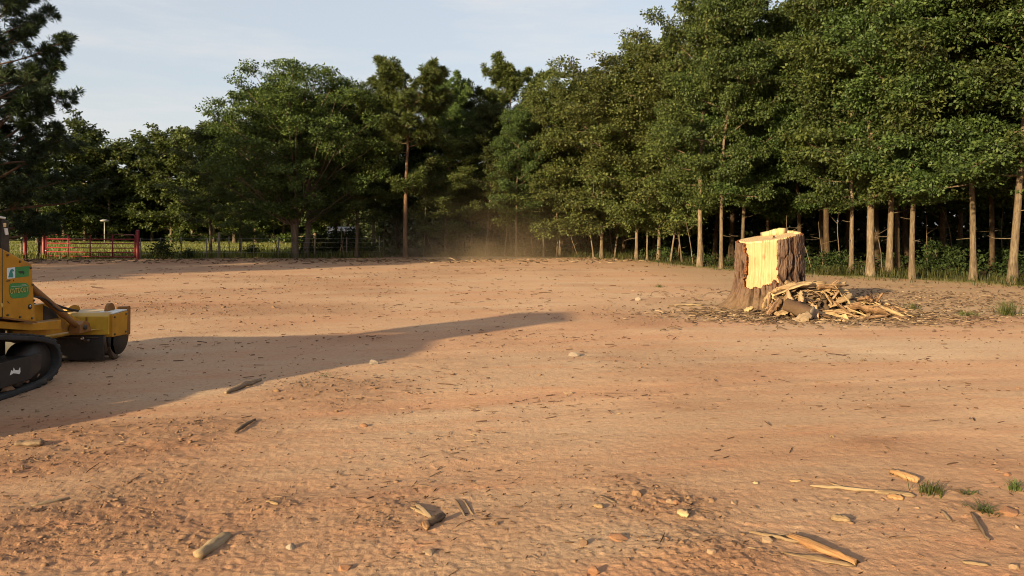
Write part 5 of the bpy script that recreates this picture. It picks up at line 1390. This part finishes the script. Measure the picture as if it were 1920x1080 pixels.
lying(921, 1480, 904, 1503, 905, 0.022, 0.010, 'splinter_pale', 'bright white oval chip left of the long straw', 'chip', 0.0, 'wood_chip', 0.8)
lying(922, 1411, 908, 1422, 909, 0.022, 0.010, 'splinter_pale', 'small white chip farther left of the long straw', 'chip', 0.0, 'wood_chip', 0.8)
lying(923, 1112, 950, 1130, 955, 0.03, 0.014, 'splinter_pale', 'small pale chip right of bottom centre', 'chip', 0.0, 'wood_chip', 0.7)
lying(924, 1272, 966, 1290, 976, 0.045, 0.025, 'splinter_pale', 'pale wood chip in the clod patch right of centre', 'chip', 0.0, 'wood_chip', 0.5)
lying(925, 1124, 930, 1154, 943, 0.014, 0.010, 'stick_grey', 'thin tan twig left of the brown clod', 'twig', 0.0, 'twig')
lying(926, 1558, 974, 1594, 979, 0.045, 0.03, 'straw', 'pale ragged root chunk between the straw and the orange stake', 'wood piece', 0.02, 'wood_piece', 0.4)
lying(927, 855, 938, 874, 968, 0.014, 0.010, 'stick_grey', 'left of two parallel twigs pressed into the dirt bottom centre', 'twig', 0.0, 'twig')
lying(928, 868, 936, 888, 964, 0.014, 0.010, 'stick_grey', 'right of two parallel twigs pressed into the dirt bottom centre', 'twig', 0.0, 'twig')
lying(929, 500, 943, 522, 949, 0.022, 0.015, 'splinter_pale', 'pale splinter on the clod heap lower left', 'splinter', 0.0, 'splinter')
lying(930, 60, 951, 130, 936, 0.02, 0.016, 'stick_grey', 'thin dark twig on the dirt lower left', 'twig', 0.04, 'twig')

def stone_mesh(seed, sub=2, rough_=0.22, flat=0.7):
    bm = bmesh.new(); bmesh.ops.create_icosphere(bm, subdivisions=sub, radius=1.0)
    rs = np.random.default_rng(seed)
    planes = rs.normal(size=(9, 3)); planes /= np.linalg.norm(planes, axis=1)[:, None]; dist = rs.uniform(0.42, 0.85, 9)
    for v in bm.verts:
        p = np.array(v.co)
        for n_, d_ in zip(planes, dist):
            e = p @ n_ - d_
            if e > 0: p = p - n_ * e
        p = p * (1 + rough_ * 0.25 * rs.normal())
        v.co = (p[0], p[1] * 0.85, p[2] * flat)
    me = bpy.data.meshes.new('stone'); bm.to_mesh(me); bm.free()
    return me
def stone(seed, px, py, r, mat, label, flat=0.65, name='stone', cat='stone', rz=0.0):
    x, y = G(px, py); me = stone_mesh(seed, 2, 0.2, flat); me.materials.append(M[mat])
    o = link(name, me); o.location = (x, y, gz(x, y) + r * flat * 0.12); o.scale = (r, r, r); o.rotation_euler = (0.15, 0.1, rz)
    return tag(o, label, cat)
stone(1001, 1895, 966, 0.060, 'stone_red', 'orange rock at the right edge beside the weeds', 0.6, rz=0.6)
stone(1002, 1160, 1013, 0.055, 'stone_red', 'flat reddish rock lower right of centre', 0.4)
stone(1003, 1193, 930, 0.042, 'clod', 'largest brown clod above the pale chip right of centre', 0.9, 'soil_clod', 'clod')
stone(1004, 1243, 945, 0.026, 'stone_red', 'leftmost of three small reddish stones right of the brown clod', 0.8)
stone(1005, 1256, 946, 0.028, 'stone_pale', 'middle of three small reddish stones right of the brown clod', 0.8)
stone(1006, 1270, 947, 0.030, 'stone_red', 'rightmost of three small reddish stones right of the brown clod', 0.8)
stone(1007, 1439, 1017, 0.030, 'stone_pale', 'round tan stone below the straw above the stake', 0.8)
stone(1008, 1334, 1043, 0.026, 'stone_pale', 'round tan stone left of the stake in the bottom clods', 0.9)
stone(1009, 1900, 1068, 0.026, 'stone_pale', 'pale round pebble in the bottom right corner', 0.8)
stone(1010, 1907, 992, 0.018, 'stone_pale', 'small pale pebble at the right edge under the weeds', 0.7)
stone(1011, 645, 1066, 0.038, 'stone_red', 'orange clod at the bottom edge left of centre', 0.7)
stone(1012, 803, 1040, 0.034, 'stone_pale', 'flat tan stone bottom centre below the root', 0.45)
stone(1013, 1115, 1073, 0.034, 'stone_red', 'upright reddish stone at the bottom edge', 0.9)
stone(1014, 545, 1028, 0.030, 'stone_grey', 'grey brown clod right of the chunky wood piece', 0.8, 'soil_clod', 'clod')
stone(1015, 1375, 945, 0.026, 'stone_pale', 'tan stone left of the ragged root chunk', 0.8)
stone(1016, 1720, 954, 0.016, 'stone_pale', 'tiny pale pebble below the grass tuft', 0.7)
stone(1017, 1890, 895, 0.030, 'stone_red', 'reddish clod near the right edge above the weeds', 0.6, 'soil_clod', 'clod')
stone(1018, 1066, 738, 0.05, 'stone_pale', 'pale clod in the smooth dirt at the centre', 0.6, 'soil_clod', 'clod')
stone(1019, 683, 799, 0.035, 'stone_red', 'single orange clod in the smooth dirt left of centre', 0.7, 'soil_clod', 'clod')
stone(1020, 1197, 563, 0.09, 'stone_grey', 'dark clod standing up left of the pale bark strip', 0.8, 'soil_clod', 'clod')
stone(1021, 1560, 822, 0.018, 'splinter_pale', 'tiny bright pebble in the dirt below the heap', 0.7)
stone(1022, 1095, 1022, 0.03, 'clod', 'small clod left of the flat reddish rock', 0.7, 'soil_clod', 'clod')
stone(1023, 930, 985, 0.03, 'clod', 'pair-like clod right of the parallel twigs', 0.7, 'soil_clod', 'clod')
stone(1024, 1078, 670, 0.09, 'stone_grey', 'dark clod in the middle distance right of centre', 0.5, 'soil_clod', 'clod')
stone(1025, 700, 687, 0.07, 'stone_grey', 'dark clod just below the long shadow', 0.6, 'soil_clod', 'clod')

def tuft_obj(px, py, n, h, spread, label, mat='grass_edge', cat='grass tuft', lean=0.9):
    x, y = G(px, py); a = Acc()
    r = np.abs(rng.normal(size=n)) * spread; an = rng.uniform(0, 6.28, n)
    blades(a, r * np.cos(an), r * np.sin(an), np.zeros(n), h * rng.uniform(0.4, 1.0, n), np.full(n, 0.007) * rng.uniform(0.6, 1.3, n), lean)
    o = a.obj('grass_tuft', M[mat]); o.location = (x, y, gz(x, y)); return tag(o, label, cat)
M['grass_green'] = leaf_mat('grass_green', (0.055, 0.075, 0.02), (0.13, 0.15, 0.045), trans=0.35, brown=(0.28, 0.21, 0.11))
tuft_obj(1745, 928, 90, 0.13, 0.05, 'upright green grass tuft beside the short orange stick', 'grass_green')
tuft_obj(1903, 922, 100, 0.10, 0.022, 'green grass tuft at the right edge', 'grass_green')
tuft_obj(1845, 962, 150, 0.06, 0.03, 'flat straggling weed left of the orange rock', 'grass_green', 'weed', 2.5)
tuft_obj(1815, 928, 110, 0.05, 0.03, 'low creeping weed between the two grass tufts', 'grass_green', 'weed', 2.5)
tuft_obj(1890, 590, 240, 0.36, 0.16, 'large grass tuft near the right edge below the trees', 'grass_green')
tuft_obj(1815, 592, 130, 0.16, 0.12, 'small green tuft in the litter right of the heap', 'grass_green')
tuft_obj(1713, 579, 90, 0.20, 0.08, 'green tuft just behind the right end of the heap', 'grass_green')
tuft_obj(1236, 538, 90, 0.14, 0.12, 'small green tuft alone on the dirt left of the stump', 'grass_green')
tuft_obj(605, 708, 60, 0.05, 0.12, 'small grey green weed in the dirt below the shadow', 'grass_edge', 'weed', 1.5)

# fine litter nobody could count: crumbs of soil, straws and chips, curled bark round the stump
ICO = bmesh.new(); bmesh.ops.create_icosphere(ICO, subdivisions=1, radius=1.0)
ICO.verts.ensure_lookup_table(); icv = np.array([v.co[:] for v in ICO.verts]); ict = np.array([[v.index for v in f.verts] for f in ICO.faces]); ICO.free()
def crumbs(n, seed):
    rs = np.random.default_rng(seed)
    r = np.exp(rs.uniform(math.log(3.0), math.log(26), n * 4)); th_ = rs.uniform(-0.72, 0.72, n * 4)
    x = r * np.sin(th_); y = r * np.cos(th_)
    ed, _ = edge_depth(x, y)
    k = (rs.uniform(size=len(x)) < 0.10 + 0.60 * rough_mask(x, y) ** 1.8) & (y < ed)
    x, y, r = x[k][:n], y[k][:n], r[k][:n]; n = len(x)
    s = np.clip(np.exp(rs.normal(math.log(0.0030), 0.60, n)) * (0.7 + 0.085 * r), 0.002, 0.035)
    s *= 0.6 + 0.5 * np.clip(rough_mask(x, y), 0, 1)
    z = base_h(x, y) + fine_h(x, y, np.full(n, 0.012))
    v = icv[None] * (1 + 0.32 * rs.normal(size=(n, len(icv), 1))) * s[:, None, None] * np.stack([rs.uniform(0.8, 1.6, n), rs.uniform(0.7, 1.1, n), rs.uniform(0.35, 0.7, n)], -1)[:, None, :]
    a = rs.uniform(0, 6.28, n); ca, sa = np.cos(a)[:, None], np.sin(a)[:, None]
    vx = v[..., 0] * ca - v[..., 1] * sa; vy = v[..., 0] * sa + v[..., 1] * ca
    v = np.stack([vx + x[:, None], vy + y[:, None], v[..., 2] + (z + s * 0.12)[:, None]], -1)
    t = ict[None] + (np.arange(n) * len(icv))[:, None, None]
    return mesh_np('soil_crumbs', v.reshape(-1, 3), None, t.reshape(-1, 3), None, False)
tag(link('soil_crumbs', crumbs(15000, 31), M['clod']), 'crumbs and clods of soil strewn loosely over the dirt', 'soil', None, 'stuff')

def slivers(name, x, y, L, W, Th, seed, mat, label, yaw=None, curl=0.25, tilt=0.12):
    rs = np.random.default_rng(seed); n = len(x)
    yaw = rs.uniform(0, 6.28, n) if yaw is None else yaw
    z = base_h(x, y) + fine_h(x, y, np.full(n, 0.012)) + Th * 0.6
    t = np.array([-0.5, -0.15, 0.2, 0.5]); w = np.array([0.35, 1.0, 0.85, 0.25])
    px = t[None] * L[:, None]; cz = curl * L[:, None] * rs.uniform(0.0, 1.0, n)[:, None] * (0.25 - t[None] ** 2) * 2 + rs.normal(size=n)[:, None] * tilt * t[None] * L[:, None]
    cz = cz - cz.min(1, keepdims=True)
    cy = rs.normal(size=n)[:, None] * 0.10 * t[None] ** 2 * L[:, None]
    roll = rs.normal(size=n)[:, None] * 0.5
    rows = []
    for sgn, up in ((-1, 0), (0, 1), (1, 0)):
        yy = cy + sgn * 0.5 * W[:, None] * w[None] * np.cos(roll); zz = cz + up * Th[:, None] * np.ones(4)[None] + sgn * 0.5 * W[:, None] * w[None] * np.sin(roll) * 0.6
        rows.append(np.stack([px, yy, zz], -1))
    v = np.stack(rows, 2)                                     # n, 4, 3, 3
    ca, sa = np.cos(yaw)[:, None, None], np.sin(yaw)[:, None, None]
    X = v[..., 0] * ca - v[..., 1] * sa + x[:, None, None]; Y = v[..., 0] * sa + v[..., 1] * ca + y[:, None, None]; Zv = v[..., 2] + z[:, None, None]
    v = np.stack([X, Y, Zv], -1).reshape(-1, 3)
    q = []
    for i_ in range(3):
        b0 = i_ * 3; b1 = b0 + 3
        q += [(b0, b1, b1 + 1, b0 + 1), (b0 + 1, b1 + 1, b1 + 2, b0 + 2), (b0 + 2, b1 + 2, b1, b0)]
    q = (np.array(q)[None] + (np.arange(n) * 12)[:, None, None]).reshape(-1, 4)
    me = mesh_np(name, v, q, None, {'tint': np.repeat(rs.uniform(0, 1, n), 12)}, False)
    return tag(link(name, me, mat), label, 'litter', None, 'stuff')
def chip_mat(name, stops):
    m, nt, b, out = new_mat(name)
    nt.links.new(ramp(nt, attr(nt, 'tint'), stops), b.inputs['Base Color']); b.inputs['Roughness'].default_value = 0.85; b.inputs['Specular IOR Level'].default_value = 0.12
    return m
M['chips'] = chip_mat('chips', [(0.0, (0.05, 0.03, 0.019)), (0.45, (0.11, 0.07, 0.043)), (0.8, (0.19, 0.125, 0.078)), (0.96, (0.27, 0.19, 0.12)), (1.0, (0.38, 0.28, 0.18))])
M['twig_shadow_marks'] = chip_mat('twig_shadow_marks', [(0.0, (0.05, 0.026, 0.016)), (0.5, (0.11, 0.060, 0.036)), (0.92, (0.18, 0.11, 0.067)), (1.0, (0.28, 0.20, 0.125))])  # twigs and straws; the dark slivers also stand in for tiny ground shadows
rs = np.random.default_rng(41)
n = 3600
x = np.concatenate([5.6 + 1.35 * rs.normal(size=n), 8.5 + 2.6 * rs.normal(size=1800)]); y = np.concatenate([13.4 + 0.65 * rs.normal(size=n), 16.6 + 1.6 * rs.normal(size=1800)])
ed, _ = edge_depth(x, y); k = (y < ed + 0.5) & (y > 11) & (np.hypot(x - SX, y - SY) > 0.66); x, y = x[k], y[k]; n = len(x)
slivers('bark_litter', x, y, np.exp(rs.normal(math.log(0.070), 0.55, n)), np.exp(rs.normal(math.log(0.020), 0.5, n)), rs.uniform(0.005, 0.016, n), 43, M['chips'], 'curled bark and chip litter strewn round the stump and heap', rs.normal(size=n) * 0.8)
n = 13000
r = np.exp(rs.uniform(math.log(3.1), math.log(33), n)); a_ = rs.uniform(-0.7, 0.7, n); x, y = r * np.sin(a_), r * np.cos(a_)
ed, _ = edge_depth(x, y); k = (y < ed) & (rs.uniform(size=n) < (0.10 + 0.75 * smooth(-0.15, 0.55, fbm(x * 0.45 + 9, y * 0.9, 151, 3))) + 0.35 * rough_mask(x, y) ** 1.5); x, y, r = x[k], y[k], r[k]; n = len(x)
slivers('twig_shadow_litter', x, y, np.exp(rs.normal(math.log(0.018), 0.65, n)) * (0.6 + 0.12 * r), 0.006 * (0.5 + 0.11 * r) * rs.uniform(0.4, 1.8, n), 0.004 * (0.4 + 0.09 * r) * rs.uniform(0.4, 1.8, n), 47, M['twig_shadow_marks'], 'small twigs, straws and flakes, and dark slivers standing in for tiny shadows, over the dirt', 0.3 + rs.normal(size=n) * 0.9, 0.05, 0.05)
n = 900
x = rs.uniform(-24, 8, n); y = 34.5 + rs.normal(size=n) * 1.4; ed, _ = edge_depth(x, y); k = (y < ed + 0.3); x, y = x[k], y[k]; n = len(x)
slivers('fence_litter', x, y, np.exp(rs.normal(math.log(0.16), 0.45, n)), np.exp(rs.normal(math.log(0.035), 0.4, n)), rs.uniform(0.01, 0.04, n), 49, M['chips'], 'scraps of brush left along the far edge of the dirt', rs.normal(size=n) * 0.6)

# ------------------------------------------------------------------ dust hanging before the trees
a = Acc(); a.box((-10.0, 31.5, -0.5), (6.5, 37.5, 4.2))
dust = a.obj('dust_haze', None)
md = bpy.data.materials.new('dust_volume'); md.use_nodes = True; nt = md.node_tree; nt.nodes.clear()
out = nt.nodes.new('ShaderNodeOutputMaterial'); pv = nt.nodes.new('ShaderNodeVolumePrincipled')
pv.inputs['Color'].default_value = (0.98, 0.72, 0.46, 1); pv.inputs['Anisotropy'].default_value = 0.1
co = coord(nt)
sp_ = nt.nodes.new('ShaderNodeSeparateXYZ'); nt.links.new(co, sp_.inputs[0])
def gauss(src, c, w):
    d_ = math_n(nt, 'DIVIDE', math_n(nt, 'SUBTRACT', src, c), w)
    return math_n(nt, 'POWER', 2.71828, math_n(nt, 'MULTIPLY', math_n(nt, 'MULTIPLY', d_, d_), -1.0))
gx = gauss(sp_.outputs['X'], -1.6, 3.6); gy = gauss(sp_.outputs['Y'], 34.6, 1.3); gz_ = math_n(nt, 'POWER', 2.71828, math_n(nt, 'MULTIPLY', math_n(nt, 'MAXIMUM', sp_.outputs['Z'], 0.0), -0.85))
nz_ = noise(nt, co, 0.7, 3, 0.55)
mr = N(nt, 'ShaderNodeMapRange'); mr.inputs['From Min'].default_value = 0.3; mr.inputs['From Max'].default_value = 0.7; mr.inputs['To Min'].default_value = 0.35; mr.inputs['To Max'].default_value = 1.2
nt.links.new(nz_, mr.inputs['Value'])
fade = math_n(nt, 'MULTIPLY', math_n(nt, 'SUBTRACT', 4.2, sp_.outputs['Z']), 0.3, True)
dn = math_n(nt, 'MULTIPLY', math_n(nt, 'MULTIPLY', math_n(nt, 'MULTIPLY', gx, gy), math_n(nt, 'MULTIPLY', gz_, fade)), math_n(nt, 'MULTIPLY', mr.outputs['Result'], 0.23))
nt.links.new(dn, pv.inputs['Density'])
nt.links.new(pv.outputs[0], out.inputs['Volume'])
md.cycles.volume_sampling = 'EQUIANGULAR'
dust.data.materials.clear(); dust.data.materials.append(md)
tag(dust, 'thin tan dust hanging low before the trees', 'dust', None, 'stuff')
# drop builders' scratch values
for o in bpy.data.objects:
    for k_ in ('H', 'R'):
        if k_ in o.keys(): del o[k_]
for k_, p_ in PROTO.items():
    if k_ not in proto_used:
        for ch in list(p_.children): bpy.data.objects.remove(ch)
        bpy.data.objects.remove(p_)
